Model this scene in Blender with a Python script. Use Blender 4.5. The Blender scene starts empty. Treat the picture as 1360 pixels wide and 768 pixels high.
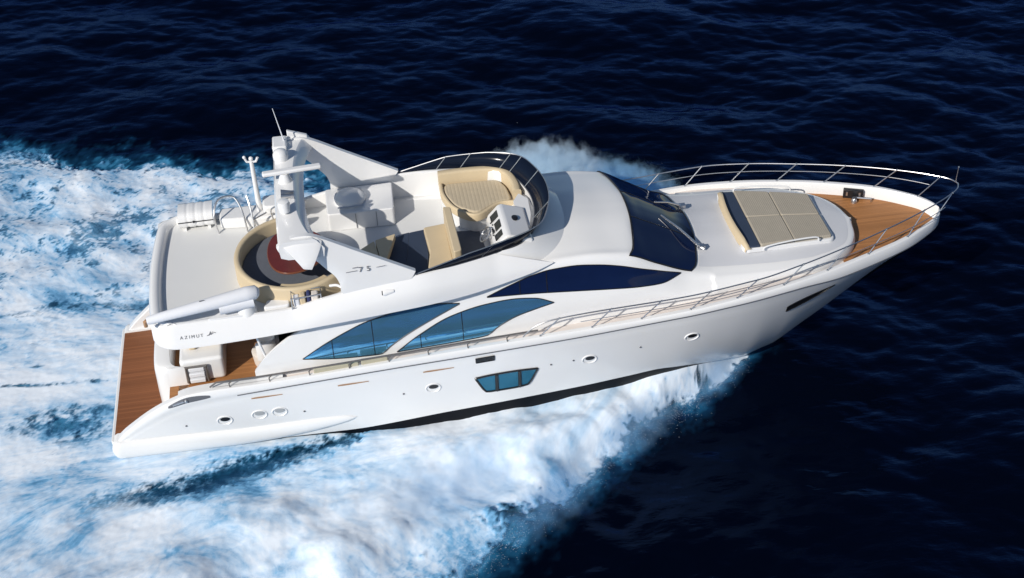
import bpy, bmesh, math, random
import numpy as np
from mathutils import Matrix, Vector

SC = bpy.context.scene
COL = SC.collection
rad = math.radians
random.seed(7)
RNG = np.random.default_rng(11)

# ------------------------------------------------------------------ camera, sky, sun, exposure
TRIM = rad(2.654)
cam_data = bpy.data.cameras.new("camera")
cam = bpy.data.objects.new("camera", cam_data)
COL.objects.link(cam)
yaw, pitch, roll = rad(8.9605), rad(36.5615), rad(0.1924)
fwd = Vector((math.sin(yaw) * math.cos(pitch), math.cos(yaw) * math.cos(pitch), -math.sin(pitch)))
right = Vector((math.cos(yaw), -math.sin(yaw), 0))
up = right.cross(fwd)
r2 = right * math.cos(roll) + up * math.sin(roll)
u2 = up * math.cos(roll) - right * math.sin(roll)
R = Matrix((r2, u2, -fwd)).transposed().to_4x4()
cam.matrix_world = Matrix.Translation((5.8794, -31.3123, 26.0456)) @ R
cam_data.sensor_width = 36.0
cam_data.lens = 1912.07 / 1360 * 36.0
cam_data.clip_start = 0.5
cam_data.clip_end = 12000
SC.camera = cam

SUN_EL, SUN_AZ = rad(31.5), rad(223)         # azimuth of the sun: aft of the boat, starboard quarter
sun_dir = Vector((math.cos(SUN_EL) * math.cos(SUN_AZ), math.cos(SUN_EL) * math.sin(SUN_AZ), math.sin(SUN_EL)))
W = bpy.data.worlds.new("World")
SC.world = W
W.use_nodes = True
nt = W.node_tree
nt.nodes.clear()
sky = nt.nodes.new("ShaderNodeTexSky")
sky.sky_type = 'NISHITA'
sky.sun_disc = False
sky.sun_elevation = SUN_EL
sky.sun_rotation = math.atan2(sun_dir.x, sun_dir.y)
sky.air_density = 1.0
sky.dust_density = 0.3
sky.ozone_density = 2.0
bg = nt.nodes.new("ShaderNodeBackground")
bg.inputs['Strength'].default_value = 0.075
wo = nt.nodes.new("ShaderNodeOutputWorld")
nt.links.new(sky.outputs[0], bg.inputs[0])
nt.links.new(bg.outputs[0], wo.inputs[0])

sl = bpy.data.lights.new("sun", 'SUN')
sl.energy = 4.2
sl.angle = rad(0.5)
sl.color = (1.0, 0.95, 0.87)
sun = bpy.data.objects.new("sun", sl)
COL.objects.link(sun)
sun.rotation_euler = (-sun_dir).to_track_quat('-Z', 'Y').to_euler()

SC.view_settings.view_transform = 'Standard'
SC.view_settings.look = 'None'
SC.view_settings.exposure = 0.0
SC.view_settings.gamma = 1.0
SC.view_settings.use_curve_mapping = False
SC.render.engine = 'CYCLES'
SC.cycles.max_bounces = 8
SC.cycles.transparent_max_bounces = 16
SC.cycles.volume_bounces = 8
SC.cycles.use_denoising = True

# ------------------------------------------------------------------ materials
def new_mat(name):
    m = bpy.data.materials.new(name)
    m.use_nodes = True
    n = m.node_tree.nodes
    return m, m.node_tree, n['Principled BSDF']

def L(nt, a, b):
    nt.links.new(a, b)

def simple(name, col, rough=0.4, metal=0.0, spec=0.5, var=0.06, scale=3.0, bump=0.0, bscale=60.0, coat=0.0, rvar=0.0):
    m, t, p = new_mat(name)
    tc = t.nodes.new('ShaderNodeTexCoord')
    nz = t.nodes.new('ShaderNodeTexNoise')
    nz.inputs['Scale'].default_value = scale
    nz.inputs['Detail'].default_value = 5
    L(t, tc.outputs['Object'], nz.inputs['Vector'])
    mx = t.nodes.new('ShaderNodeMix')
    mx.data_type = 'RGBA'
    c = np.array(col[:3])
    mx.inputs[6].default_value = (*np.clip(c * (1 - var), 0, 1), 1)
    mx.inputs[7].default_value = (*np.clip(c * (1 + var), 0, 1), 1)
    L(t, nz.outputs['Fac'], mx.inputs[0])
    L(t, mx.outputs[2], p.inputs['Base Color'])
    p.inputs['Roughness'].default_value = rough
    p.inputs['Metallic'].default_value = metal
    p.inputs['Specular IOR Level'].default_value = spec
    p.inputs['Coat Weight'].default_value = coat
    p.inputs['Coat Roughness'].default_value = 0.05
    if rvar:
        mr = t.nodes.new('ShaderNodeMapRange')
        mr.inputs['To Min'].default_value = rough - rvar
        mr.inputs['To Max'].default_value = rough + rvar
        L(t, nz.outputs['Fac'], mr.inputs['Value'])
        L(t, mr.outputs[0], p.inputs['Roughness'])
    if bump:
        n2 = t.nodes.new('ShaderNodeTexNoise')
        n2.inputs['Scale'].default_value = bscale
        n2.inputs['Detail'].default_value = 3
        L(t, tc.outputs['Object'], n2.inputs['Vector'])
        bp = t.nodes.new('ShaderNodeBump')
        bp.inputs['Strength'].default_value = bump
        bp.inputs['Distance'].default_value = 0.01
        L(t, n2.outputs['Fac'], bp.inputs['Height'])
        L(t, bp.outputs[0], p.inputs['Normal'])
    return m

def teak_mat(name, col, plank=0.065, axis='Y', dark=0.35):
    m, t, p = new_mat(name)
    tc = t.nodes.new('ShaderNodeTexCoord')
    mp = t.nodes.new('ShaderNodeMapping')
    L(t, tc.outputs['Object'], mp.inputs['Vector'])
    sep = t.nodes.new('ShaderNodeSeparateXYZ')
    L(t, mp.outputs[0], sep.inputs[0])
    # caulking seams
    mul = t.nodes.new('ShaderNodeMath'); mul.operation = 'DIVIDE'
    mul.inputs[1].default_value = plank
    L(t, sep.outputs[axis], mul.inputs[0])
    fr = t.nodes.new('ShaderNodeMath'); fr.operation = 'FRACT'
    L(t, mul.outputs[0], fr.inputs[0])
    cr = t.nodes.new('ShaderNodeValToRGB')
    cr.color_ramp.elements[0].position = 0.0; cr.color_ramp.elements[0].color = (0, 0, 0, 1)
    cr.color_ramp.elements[1].position = 0.10; cr.color_ramp.elements[1].color = (1, 1, 1, 1)
    L(t, fr.outputs[0], cr.inputs[0])
    fl = t.nodes.new('ShaderNodeMath'); fl.operation = 'FLOOR'
    L(t, mul.outputs[0], fl.inputs[0])
    wn = t.nodes.new('ShaderNodeTexWhiteNoise'); wn.noise_dimensions = '1D'
    L(t, fl.outputs[0], wn.inputs['W'])
    nz = t.nodes.new('ShaderNodeTexNoise')
    nz.inputs['Scale'].default_value = 4
    nz.inputs['Detail'].default_value = 8
    mp2 = t.nodes.new('ShaderNodeMapping')
    mp2.inputs['Scale'].default_value = (1, 14, 14) if axis == 'Y' else (14, 1, 14)
    L(t, tc.outputs['Object'], mp2.inputs['Vector'])
    L(t, mp2.outputs[0], nz.inputs['Vector'])
    a = t.nodes.new('ShaderNodeMath'); a.operation = 'ADD'
    L(t, wn.outputs['Value'], a.inputs[0]); L(t, nz.outputs['Fac'], a.inputs[1])
    h = t.nodes.new('ShaderNodeMath'); h.operation = 'MULTIPLY'; h.inputs[1].default_value = 0.5
    L(t, a.outputs[0], h.inputs[0])
    c = np.array(col)
    mx = t.nodes.new('ShaderNodeMix'); mx.data_type = 'RGBA'
    mx.inputs[6].default_value = (*(c * 0.72), 1); mx.inputs[7].default_value = (*(c * 1.28), 1)
    L(t, h.outputs[0], mx.inputs[0])
    m2 = t.nodes.new('ShaderNodeMix'); m2.data_type = 'RGBA'
    m2.inputs[6].default_value = (*(c * dark), 1)
    L(t, cr.outputs[0], m2.inputs[0]); L(t, mx.outputs[2], m2.inputs[7])
    L(t, m2.outputs[2], p.inputs['Base Color'])
    p.inputs['Roughness'].default_value = 0.55
    p.inputs['Specular IOR Level'].default_value = 0.3
    return m

def quilt_mat(name, col, pitch_=0.11, axis='X'):
    m = simple(name, col, rough=0.8, spec=0.2, var=0.08, scale=5)
    t = m.node_tree
    p = t.nodes['Principled BSDF']
    tc = t.nodes.new('ShaderNodeTexCoord')
    sep = t.nodes.new('ShaderNodeSeparateXYZ')
    L(t, tc.outputs['Object'], sep.inputs[0])
    d = t.nodes.new('ShaderNodeMath'); d.operation = 'MULTIPLY'; d.inputs[1].default_value = math.pi / pitch_
    L(t, sep.outputs[axis], d.inputs[0])
    s = t.nodes.new('ShaderNodeMath'); s.operation = 'SINE'; L(t, d.outputs[0], s.inputs[0])
    ab = t.nodes.new('ShaderNodeMath'); ab.operation = 'ABSOLUTE'; L(t, s.outputs[0], ab.inputs[0])
    pw = t.nodes.new('ShaderNodeMath'); pw.operation = 'POWER'; pw.inputs[1].default_value = 0.5; L(t, ab.outputs[0], pw.inputs[0])
    nz = t.nodes.new('ShaderNodeTexNoise'); nz.inputs['Scale'].default_value = 7
    L(t, tc.outputs['Object'], nz.inputs['Vector'])
    ad = t.nodes.new('ShaderNodeMath'); ad.operation = 'MULTIPLY_ADD'; ad.inputs[1].default_value = 0.8
    L(t, nz.outputs['Fac'], ad.inputs[0]); L(t, pw.outputs[0], ad.inputs[2])
    b = t.nodes.new('ShaderNodeBump'); b.inputs['Strength'].default_value = 0.35; b.inputs['Distance'].default_value = 0.015
    L(t, ad.outputs[0], b.inputs['Height'])
    L(t, b.outputs[0], p.inputs['Normal'])
    return m

M = {}
M['gel'] = simple('gelcoat_white', (0.77, 0.765, 0.76), rough=0.22, var=0.035, scale=0.7, coat=0.5, rvar=0.06)
M['nonskid'] = simple('nonskid_white', (0.60, 0.605, 0.63), rough=0.6, var=0.04, scale=1.2, bump=0.15, bscale=90)
M['fly_floor'] = simple('fly_floor', (0.70, 0.70, 0.69), rough=0.5, var=0.03, scale=1.4, bump=0.1, bscale=90)
M['side_deck'] = simple('side_deck_cream', (0.70, 0.63, 0.58), rough=0.6, var=0.05)
M['antifoul_shade'] = simple('antifoul_shade_black', (0.003, 0.004, 0.007), rough=0.5, var=0.2, spec=0.12)
M['rubber'] = simple('rubber_grey', (0.10, 0.105, 0.12), rough=0.5, var=0.1)
M['black'] = simple('black_plastic', (0.012, 0.012, 0.014), rough=0.3, var=0.2)
M['chrome'] = simple('stainless_steel', (0.60, 0.60, 0.61), rough=0.30, metal=0.95, var=0.05)
M['darksteel'] = simple('weathered_steel', (0.20, 0.185, 0.175), rough=0.32, metal=0.5, var=0.12)
M['teak'] = teak_mat('teak_deck', (0.37, 0.165, 0.06), plank=0.07, axis='Y', dark=0.45)
M['teak_plat'] = teak_mat('teak_platform', (0.225, 0.085, 0.035), plank=0.075, axis='Y', dark=0.5)
M['teak_trim'] = simple('teak_trim', (0.36, 0.20, 0.10), rough=0.5, var=0.2, scale=6)
M['mahog'] = simple('mahogany', (0.125, 0.018, 0.010), rough=0.2, var=0.25, scale=4, coat=0.5)
M['mahog_edge'] = simple('mahogany_edge', (0.17, 0.055, 0.025), rough=0.3, var=0.15)
M['beige'] = simple('beige_vinyl', (0.58, 0.47, 0.31), rough=0.55, var=0.06, scale=2.5, bump=0.2, bscale=9, spec=0.35)
M['beige_q'] = quilt_mat('beige_quilted', (0.50, 0.42, 0.30), 0.10, 'X')
M['pad'] = quilt_mat('taupe_pad', (0.40, 0.355, 0.285), 0.055, 'X')
M['navy'] = simple('navy_vinyl', (0.035, 0.05, 0.085), rough=0.55, var=0.1, spec=0.35)
M['slate'] = simple('slate_carpet', (0.12, 0.13, 0.155), rough=0.9, var=0.12, scale=8, spec=0.1, bump=0.3, bscale=120)
M['canvas'] = simple('white_canvas', (0.70, 0.71, 0.74), rough=0.75, var=0.04, scale=3, bump=0.3, bscale=12, spec=0.2)
M['dark_glass'] = simple('tinted_glass_dark', (0.005, 0.012, 0.046), rough=0.04, var=0.1, spec=0.28)
M['fly_glass'] = simple('smoked_acrylic', (0.006, 0.010, 0.022), rough=0.15, var=0.1, spec=0.12)
M['blue_glass'] = simple('blue_mirror_glass', (0.17, 0.47, 0.74), rough=0.02, metal=0.80, var=0.12, scale=1.2)
M['hull_glass'] = simple('hull_glass_blue', (0.025, 0.16, 0.26), rough=0.03, metal=0.5, var=0.12, scale=1.5)
M['cream'] = simple('cream_vinyl', (0.70, 0.64, 0.58), rough=0.6, var=0.04)
M['khaki'] = simple('khaki_canvas', (0.42, 0.39, 0.29), rough=0.8, var=0.1, scale=6, bump=0.3, bscale=20)
M['towel_blue'] = simple('towel_navy', (0.03, 0.04, 0.12), rough=0.9, var=0.1)
M['interior'] = simple('dark_interior', (0.02, 0.014, 0.012), rough=0.4, var=0.2)
M['lens_grey'] = simple('lens_grey', (0.36, 0.37, 0.38), rough=0.25, var=0.05)
M['letter'] = simple('lettering_grey', (0.15, 0.15, 0.165), rough=0.35, var=0.05)
M['screen'] = simple('instrument_black', (0.015, 0.016, 0.02), rough=0.12, var=0.1)

# ------------------------------------------------------------------ geometry helpers (boat frame: x forward, y port, z up)
ROOT_M = Matrix.Rotation(-TRIM, 4, 'Y')

def pchip(xk, yk, x):
    xk = np.asarray(xk, float); yk = np.asarray(yk, float); x = np.asarray(x, float)
    h = np.diff(xk); d = np.diff(yk) / h
    m = np.zeros_like(yk)
    for i in range(1, len(xk) - 1):
        if d[i - 1] * d[i] > 0:
            w1 = 2 * h[i] + h[i - 1]; w2 = h[i] + 2 * h[i - 1]
            m[i] = (w1 + w2) / (w1 / d[i - 1] + w2 / d[i])
    m[0] = d[0]; m[-1] = d[-1]
    i = np.clip(np.searchsorted(xk, x, side='right') - 1, 0, len(h) - 1)
    t = np.clip((x - xk[i]) / h[i], 0, 1)
    t2, t3 = t * t, t * t * t
    return (2*t3 - 3*t2 + 1)*yk[i] + (t3 - 2*t2 + t)*h[i]*m[i] + (-2*t3 + 3*t2)*yk[i+1] + (t3 - t2)*h[i]*m[i+1]

def C1(pairs):
    xs = [p[0] for p in pairs]; ys = [p[1] for p in pairs]
    return lambda x: pchip(xs, ys, x)

def spline(pts, n=8, closed=False):
    """Catmull-Rom through points."""
    P = [Vector(p) for p in pts]
    out = []
    m = len(P)
    segs = m if closed else m - 1
    for i in range(segs):
        p1, p2 = P[i], P[(i + 1) % m]
        p0 = P[(i - 1) % m] if (closed or i > 0) else p1 * 2 - p2
        p3 = P[(i + 2) % m] if (closed or i + 2 < m) else p2 * 2 - p1
        for k in range(n):
            t = k / n
            out.append(0.5 * ((2 * p1) + (p2 - p0) * t + (2 * p0 - 5 * p1 + 4 * p2 - p3) * t * t + (3 * p1 - p0 - 3 * p2 + p3) * t ** 3))
    if not closed:
        out.append(P[-1].copy())
    return out

def resample(P, n):
    d = np.concatenate([[0], np.cumsum([(P[i + 1] - P[i]).length for i in range(len(P) - 1)])])
    u = np.linspace(0, d[-1], n)
    return [Vector(tuple(np.interp(q, d, [p[k] for p in P]) for k in range(3))) for q in u]

class MB:
    def __init__(self):
        self.v = []; self.f = []
    def add(self, v, f):
        o = len(self.v)
        self.v += [tuple(p) for p in v]
        self.f += [tuple(i + o for i in q) for q in f]
        return self
    def box(self, x0, x1, y0, y1, z0, z1, rot=0, tilt=0):
        c = Vector(((x0 + x1) / 2, (y0 + y1) / 2, (z0 + z1) / 2))
        Rm = Matrix.Rotation(rot, 3, 'Z') @ Matrix.Rotation(tilt, 3, 'Y')
        vs = []
        for z in (z0, z1):
            for x, y in ((x0, y0), (x1, y0), (x1, y1), (x0, y1)):
                vs.append(c + Rm @ (Vector((x, y, z)) - c))
        return self.add(vs, [(3, 2, 1, 0), (4, 5, 6, 7), (0, 1, 5, 4), (1, 2, 6, 5), (2, 3, 7, 6), (3, 0, 4, 7)])
    def tube(self, pts, r, n=8, closed=False, caps=True):
        P = [Vector(p) for p in pts]
        rs = r if isinstance(r, (list, tuple)) else [r] * len(P)
        vs = []; fs = []
        prev = None
        m = len(P)
        for i, p in enumerate(P):
            a = P[(i - 1) % m] if (closed or i > 0) else p
            b = P[(i + 1) % m] if (closed or i < m - 1) else p
            t = (b - a).normalized() if (b - a).length > 1e-9 else Vector((0, 0, 1))
            if prev is None:
                u = t.orthogonal().normalized()
            else:
                u = (prev - t * prev.dot(t))
                u = u.normalized() if u.length > 1e-6 else t.orthogonal().normalized()
            prev = u
            w = t.cross(u)
            for k in range(n):
                an = 2 * math.pi * k / n
                vs.append(p + (u * math.cos(an) + w * math.sin(an)) * rs[i])
        for i in range(m if closed else m - 1):
            for k in range(n):
                a = i * n + k; b = i * n + (k + 1) % n
                c = ((i + 1) % m) * n + (k + 1) % n; d = ((i + 1) % m) * n + k
                fs.append((a, b, c, d))
        if caps and not closed:
            fs.append(tuple(range(n))[::-1]); fs.append(tuple((m - 1) * n + k for k in range(n)))
        return self.add(vs, fs)
    def grid(self, G, closed_u=False, closed_v=False):
        nu, nv = len(G), len(G[0])
        vs = [tuple(p) for row in G for p in row]
        fs = []
        for i in range(nu if closed_u else nu - 1):
            for j in range(nv if closed_v else nv - 1):
                a = i * nv + j; b = ((i + 1) % nu) * nv + j
                c = ((i + 1) % nu) * nv + (j + 1) % nv; d = i * nv + (j + 1) % nv
                fs.append((a, b, c, d))
        return self.add(vs, fs)
    def prism(self, poly, z0, z1):
        """poly: list of (x,y); z1 may be a function of (x,y)."""
        n = len(poly)
        f0 = z0 if callable(z0) else (lambda x, y: z0)
        f1 = z1 if callable(z1) else (lambda x, y: z1)
        vs = [(x, y, f0(x, y)) for x, y in poly] + [(x, y, f1(x, y)) for x, y in poly]
        fs = [tuple(range(n))[::-1], tuple(range(n, 2 * n))]
        for i in range(n):
            j = (i + 1) % n
            fs.append((i, j, n + j, n + i))
        return self.add(vs, fs)
    def lathe(self, prof, c, n=24, axis='Z', squash=1.0):
        vs = []; fs = []
        for (r, h) in prof:
            for k in range(n):
                a = 2 * math.pi * k / n
                p = (r * math.cos(a), r * math.sin(a) * squash, h)
                if axis == 'Y': p = (p[0], p[2], p[1])
                if axis == 'X': p = (p[2], p[0], p[1])
                vs.append((c[0] + p[0], c[1] + p[1], c[2] + p[2]))
        for i in range(len(prof) - 1):
            for k in range(n):
                fs.append((i * n + k, i * n + (k + 1) % n, (i + 1) * n + (k + 1) % n, (i + 1) * n + k))
        fs.append(tuple(range(n))[::-1]); fs.append(tuple((len(prof) - 1) * n + k for k in range(n)))
        return self.add(vs, fs)
    def ball(self, c, rx, ry=None, rz=None, n=16):
        ry = ry or rx; rz = rz or rx
        G = []
        for i in range(n // 2 + 1):
            th = math.pi * i / (n // 2)
            G.append([(c[0] + rx * math.sin(th) * math.cos(2 * math.pi * k / n), c[1] + ry * math.sin(th) * math.sin(2 * math.pi * k / n), c[2] + rz * math.cos(th)) for k in range(n)])
        return self.grid(G, closed_v=True)
    def build(self, name, mat, parent=None, base=(0, 0, 0), bevel=0, seg=3, sharp=35, solid=0, offset=0.0):
        me = bpy.data.meshes.new(name)
        b = Vector(base)
        me.from_pydata([(p[0] - b.x, p[1] - b.y, p[2] - b.z) for p in self.v], [], self.f)
        bm = bmesh.new(); bm.from_mesh(me)
        bmesh.ops.remove_doubles(bm, verts=bm.verts, dist=1e-5)
        bmesh.ops.dissolve_degenerate(bm, edges=bm.edges, dist=1e-6)
        bmesh.ops.recalc_face_normals(bm, faces=bm.faces)
        bm.to_mesh(me); bm.free()
        me.materials.append(M[mat] if isinstance(mat, str) else mat)
        me.polygons.foreach_set('use_smooth', [True] * len(me.polygons))
        if hasattr(me, 'set_sharp_from_angle'):
            me.set_sharp_from_angle(angle=rad(sharp))
        o = bpy.data.objects.new(name, me)
        COL.objects.link(o)
        if parent is not None:
            o.parent = parent
        if solid:
            s = o.modifiers.new('solid', 'SOLIDIFY'); s.thickness = solid; s.offset = offset
        if bevel:
            bv = o.modifiers.new('bevel', 'BEVEL'); bv.width = bevel; bv.segments = seg
            bv.limit_method = 'ANGLE'; bv.angle_limit = rad(30)
            bv.harden_normals = False
        return o

def mirror_y(pts):
    return [(p[0], -p[1], p[2]) for p in pts]

def round_poly(poly, r=0.1, n=5):
    out = []
    m = len(poly)
    for i in range(m):
        p0, p, p2 = Vector(poly[i - 1]), Vector(poly[i]), Vector(poly[(i + 1) % m])
        a = (p0 - p); b = (p2 - p)
        q = min(r, a.length * 0.45, b.length * 0.45)
        s = p + a.normalized() * q; e = p + b.normalized() * q
        for k in range(n + 1):
            t = k / n
            c = s * (1 - t) ** 2 + p * 2 * t * (1 - t) + e * t * t
            out.append((c.x, c.y))
    return out

def thing(name, label, cat, base, group=None):
    o = bpy.data.objects.new(name, None)
    o.empty_display_size = 0.2
    COL.objects.link(o)
    o.matrix_world = ROOT_M @ Matrix.Translation(base)
    o['label'] = label; o['category'] = cat
    if group: o['group'] = group
    return o

# ------------------------------------------------------------------ hull lines
cap_z = C1([(0.12, .60), (.3, .80), (.6, 1.06), (1.15, 1.48), (1.7, 1.80), (2.2, 1.99), (2.8, 2.06), (4, 2.11), (7, 2.29), (9.3, 2.43), (12, 2.57), (14, 2.68), (15.5, 2.79), (16.45, 2.88), (17.8, 2.96), (19, 3.01), (20.3, 3.05), (21.6, 3.05), (22.5, 3.02), (23, 2.98)])
cap_y = C1([(0, 2.46), (1, 2.56), (2, 2.64), (4, 2.73), (7, 2.80), (10, 2.84), (13, 2.87), (15, 2.875), (16.45, 2.80), (17.8, 2.60), (19, 2.31), (20.3, 1.88), (21.6, 1.34), (22.3, .90), (22.66, .62), (22.85, .40), (22.96, .2), (23, .0)])
rub_z = C1([(0.12, .50), (.6, .85), (1.15, 1.2), (1.7, 1.5), (2.2, 1.66), (2.8, 1.76), (4, 1.87), (7, 2.08), (9.3, 2.2), (12, 2.35), (14.9, 2.57), (16.85, 2.70), (18.2, 2.74), (19.5, 2.66), (21.5, 2.70), (23, 2.72)])
stem_z = C1([(0, -.75), (10, -.9), (14, -.98), (16, -1.1), (17.4, -1.12), (18.2, -.98), (19.22, -.42), (20.5, .42), (21.33, .98), (22.15, 1.56), (22.66, 2.0), (22.9, 2.38), (23, 2.72)])
ch_y = C1([(0, 2.36), (3, 2.50), (6, 2.58), (9, 2.56), (12, 2.46), (13.5, 2.34), (14.7, 2.08), (15.5, 1.75), (16.5, 1.15), (17.4, .5), (18.2, .16), (19.2, .04), (21, .02), (23, .0)])
ch_z = C1([(0, .05), (6, .06), (9, .28), (12, .43), (14.3, .52), (15.2, .35), (16, .0), (16.8, -.5), (17.4, -.9), (18.2, -.97), (19.2, -.42), (23, 2.72)])
deck_z = lambda x: cap_z(x) - pchip([2, 4, 8, 16.5, 18.5, 19.6, 23], [.12, .10, .10, .12, .20, .37, .38], x)

def side_pts(x):
    """topside outer curve (half breadth, height) from chine to rub line at station x."""
    yc, zc = float(ch_y(x)), float(max(ch_z(x), stem_z(x) + .002))
    yr, zr = float(cap_y(x)) + .015 * min(1, (23 - x)), float(rub_z(x))
    flare = float(pchip([0, 10, 14, 18, 23], [.02, .02, .0, .0, 0], x))
    ex = float(pchip([0, 13, 15.5, 17, 19, 20.5, 22, 23], [.8, .8, .62, .60, .74, .86, .95, 1], x))
    out = []
    for k in range(15):
        t = (k / 14) ** 1.3
        y = yc + (yr - yc) * t ** ex + flare * math.sin(math.pi * t)
        out.append((max(y, 0.0), zc + (zr - zc) * t))
    return out

ch_z_shade = ch_z
ch_z = C1([(0, .05), (4, .05), (5.6, .0), (6.6, -.16), (9, -.2), (12, -.02), (14.3, .10), (15.2, -.02), (16, -.25), (16.8, -.6), (17.4, -.92), (18.2, -.97), (19.2, -.42), (23, 2.72)])
def side_cut(x, z0, z1, n):
    p = side_pts(x); zs = [q[1] for q in p]; ys = [q[0] for q in p]
    return [(float(np.interp(z, zs, ys)), z) for z in z0 + (z1 - z0) * np.linspace(0, 1, n) ** 1.15]
def shade_top_z(x):  # upper edge of the black band that paints in the shadow above the chine
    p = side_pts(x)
    return min(max(float(ch_z_shade(x)), p[0][1] + .001), p[-1][1] - .02)
def hull_y(x, z):
    p = side_pts(x)
    return float(np.interp(z, [q[1] for q in p], [q[0] for q in p]))

xs_hull = np.concatenate([np.linspace(.12, 3, 26), np.linspace(3.2, 17, 60), np.linspace(17.15, 22.5, 44), np.linspace(22.55, 23, 14)])

yacht = bpy.data.objects.new('motor_yacht', None)
COL.objects.link(yacht)
yacht.matrix_world = ROOT_M
yacht['label'] = 'white flybridge motor yacht speeding through dark blue sea with foaming wake'
yacht['category'] = 'yacht'

# hull topsides and bulwark
for nm in ('hull',):
    mb = MB()
    for s in (-1, 1):
        G = []
        for x in xs_hull:
            row = [(x, s * y, z) for y, z in side_cut(x, shade_top_z(x), side_pts(x)[-1][1], 15)]
            cy, cz, rz = float(cap_y(x)), float(cap_z(x)), float(rub_z(x))
            row[-1] = (x, s * cy, rz)
            row.append((x, s * (cy + .012 * min(1, 23 - x)), rz + .03))
            row.append((x, s * cy, cz - .03))
            row.append((x, s * max(cy - .02, 0), cz - .005))
            row.append((x, s * max(cy - .06, 0), cz))
            w = .13 if x > 3 else .13 + .12 * (3 - x) / 3
            row.append((x, s * max(cy - w, 0), cz - .005))
            row.append((x, s * max(cy - w - .02, 0), cz - .03))
            dz = float(deck_z(x)) if x > 4.2 else (.55 if x < 1.9 else 1.45)
            row.append((x, s * max(cy - w - .03, 0), min(dz - .03, cz - .05)))
            G.append(row)
        mb.grid(G)
        # stern closing plate
        r0 = G[0]
        mb.add(r0, [tuple(range(len(r0)))])
    hull = mb.build('hull', 'gel', yacht, sharp=40)

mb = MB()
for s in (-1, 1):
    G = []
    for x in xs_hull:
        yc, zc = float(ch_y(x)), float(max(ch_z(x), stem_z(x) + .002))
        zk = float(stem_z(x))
        G.append([(x, 0, zk), (x, s * yc * .5, zk + (zc - zk) * .42 - .03), (x, s * max(yc - .05, 0), zc - .06 if zc - .06 > zk else zk), (x, s * max(yc - .012, 0), zc - .004)] + [(x, s * max(y - .004, 0), z) for y, z in side_cut(x, side_pts(x)[0][1], shade_top_z(x), 5)])
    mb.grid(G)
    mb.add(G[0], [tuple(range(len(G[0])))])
mb.build('hull_bottom_shade', 'antifoul_shade', yacht, sharp=30)  # antifouled bottom, plus the shadow band painted black on the lower topsides

# stern quarter fairing, pointed at its forward end
for s in (-1, 1):
    mb = MB(); G = []
    for x in np.concatenate([[-.06, -.05, -.02, .03, .1], np.linspace(.2, 6.35, 44)]):
        q = np.sqrt(max(0, 1 - (max(x, 0) / 6.35) ** 3.2)) * math.sqrt(max(.02, 1 - max(0, (.14 - x) / .2001) ** 2))
        zc = float(pchip([0, 3, 6.35], [.34, .34, .56], x)); hh = .29 * q + .003
        off = .16 * q
        row = []
        yb = hull_y(max(x, .12), max(zc, .12))
        for k in range(13):
            a = math.pi * (k / 12 - .5)
            row.append((x, s * (yb - .05 + (off + .05) * max(0, math.cos(a)) ** .55), zc + hh * math.sin(a)))
        row.append((x, s * (yb - .3), zc + hh)); row.append((x, s * (yb - .3), zc - hh))
        G.append(row)
    mb.grid(G, closed_v=True)
    mb.add(G[0], [tuple(range(15))]); mb.add(G[-1], [tuple(range(15))])
    mb.build('stern_fairing', 'gel', yacht, sharp=60)

# rub rail
for s in (-1, 1):
    mb = MB(); mb.tube([(x, s * (float(cap_y(x)) + .012 * min(1, 23 - x)), float(rub_z(x)) + .015) for x in np.linspace(3.4, 22.97, 120)], .017, 6)
    mb.build('rub_rail', 'rubber', yacht)

# ------------------------------------------------------------------ decks
def deck_sheet(xa, xb, inset, mat, name, dz=0.0, n=60, inner=None):
    for s in (-1, 1):
        m = MB(); G = []
        for x in np.linspace(xa, xb, n):
            yo = max(float(cap_y(x)) - inset, 0.0)
            yi = inner(x) if inner else 0.0
            yi = min(yi, yo)
            G.append([(x, s * (yi + (yo - yi) * k / 4), float(deck_z(x)) + dz) for k in range(5)])
        m.grid(G)
        m.build(name, mat, yacht)
deck_sheet(4.3, 20.0, .14, 'side_deck', 'side_deck', 0, 70, inner=lambda x: 1.2 if x < 19 else 0)
deck_sheet(19.75, 22.93, .15, 'teak', 'bow_deck', .012, 60)
for s in (-1, 1):
    mb = MB(); mb.tube([(x, s * (float(cap_y(x)) - .17), float(deck_z(x)) + .03 if x < 18.6 else float(cap_z(x)) - .10) for x in np.linspace(4.4, 18.4 if s < 0 else 14, 70)], .020, 6)
    mb.build('teak_trim', 'teak_trim', yacht)

# ------------------------------------------------------------------ swim platform, transom, cockpit
mb = MB()
mb.prism(round_poly([(-.06, -2.44), (1.6, -2.44), (1.6, 2.44), (-.06, 2.44)], .12), .30, .565)
plat = mb.build('swim_platform', 'gel', yacht, bevel=.03)
mb = MB()
mb.prism([(.03, -2.36), (1.55, -2.36), (1.55, 2.36), (.03, 2.36)], .565, .58)
mb.build('platform_teak', 'teak_plat', plat)

mb = MB()
G = []
def transom_x(y): return 1.2 + .10 * (abs(y) / 1.6) ** 4
for z, o in [(.55, 0), (1.2, 0.0), (1.9, .02), (2.04, .05), (2.1, .12), (2.1, .45), (2.02, .5), (1.5, .5)]:
    row = []
    for y in np.linspace(-1.62, 1.62, 41):
        e = max(0, (abs(y) - 1.3) / .32)
        row.append((transom_x(y) + o + .3 * (1 - math.sqrt(max(0, 1 - e * e))), y, z))
    G.append(row)
mb.grid(G)
for y in (0, -1):
    mb.add([g[y] for g in G], [tuple(range(len(G)))])
mb.build('transom', 'gel', yacht, sharp=50)
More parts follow.
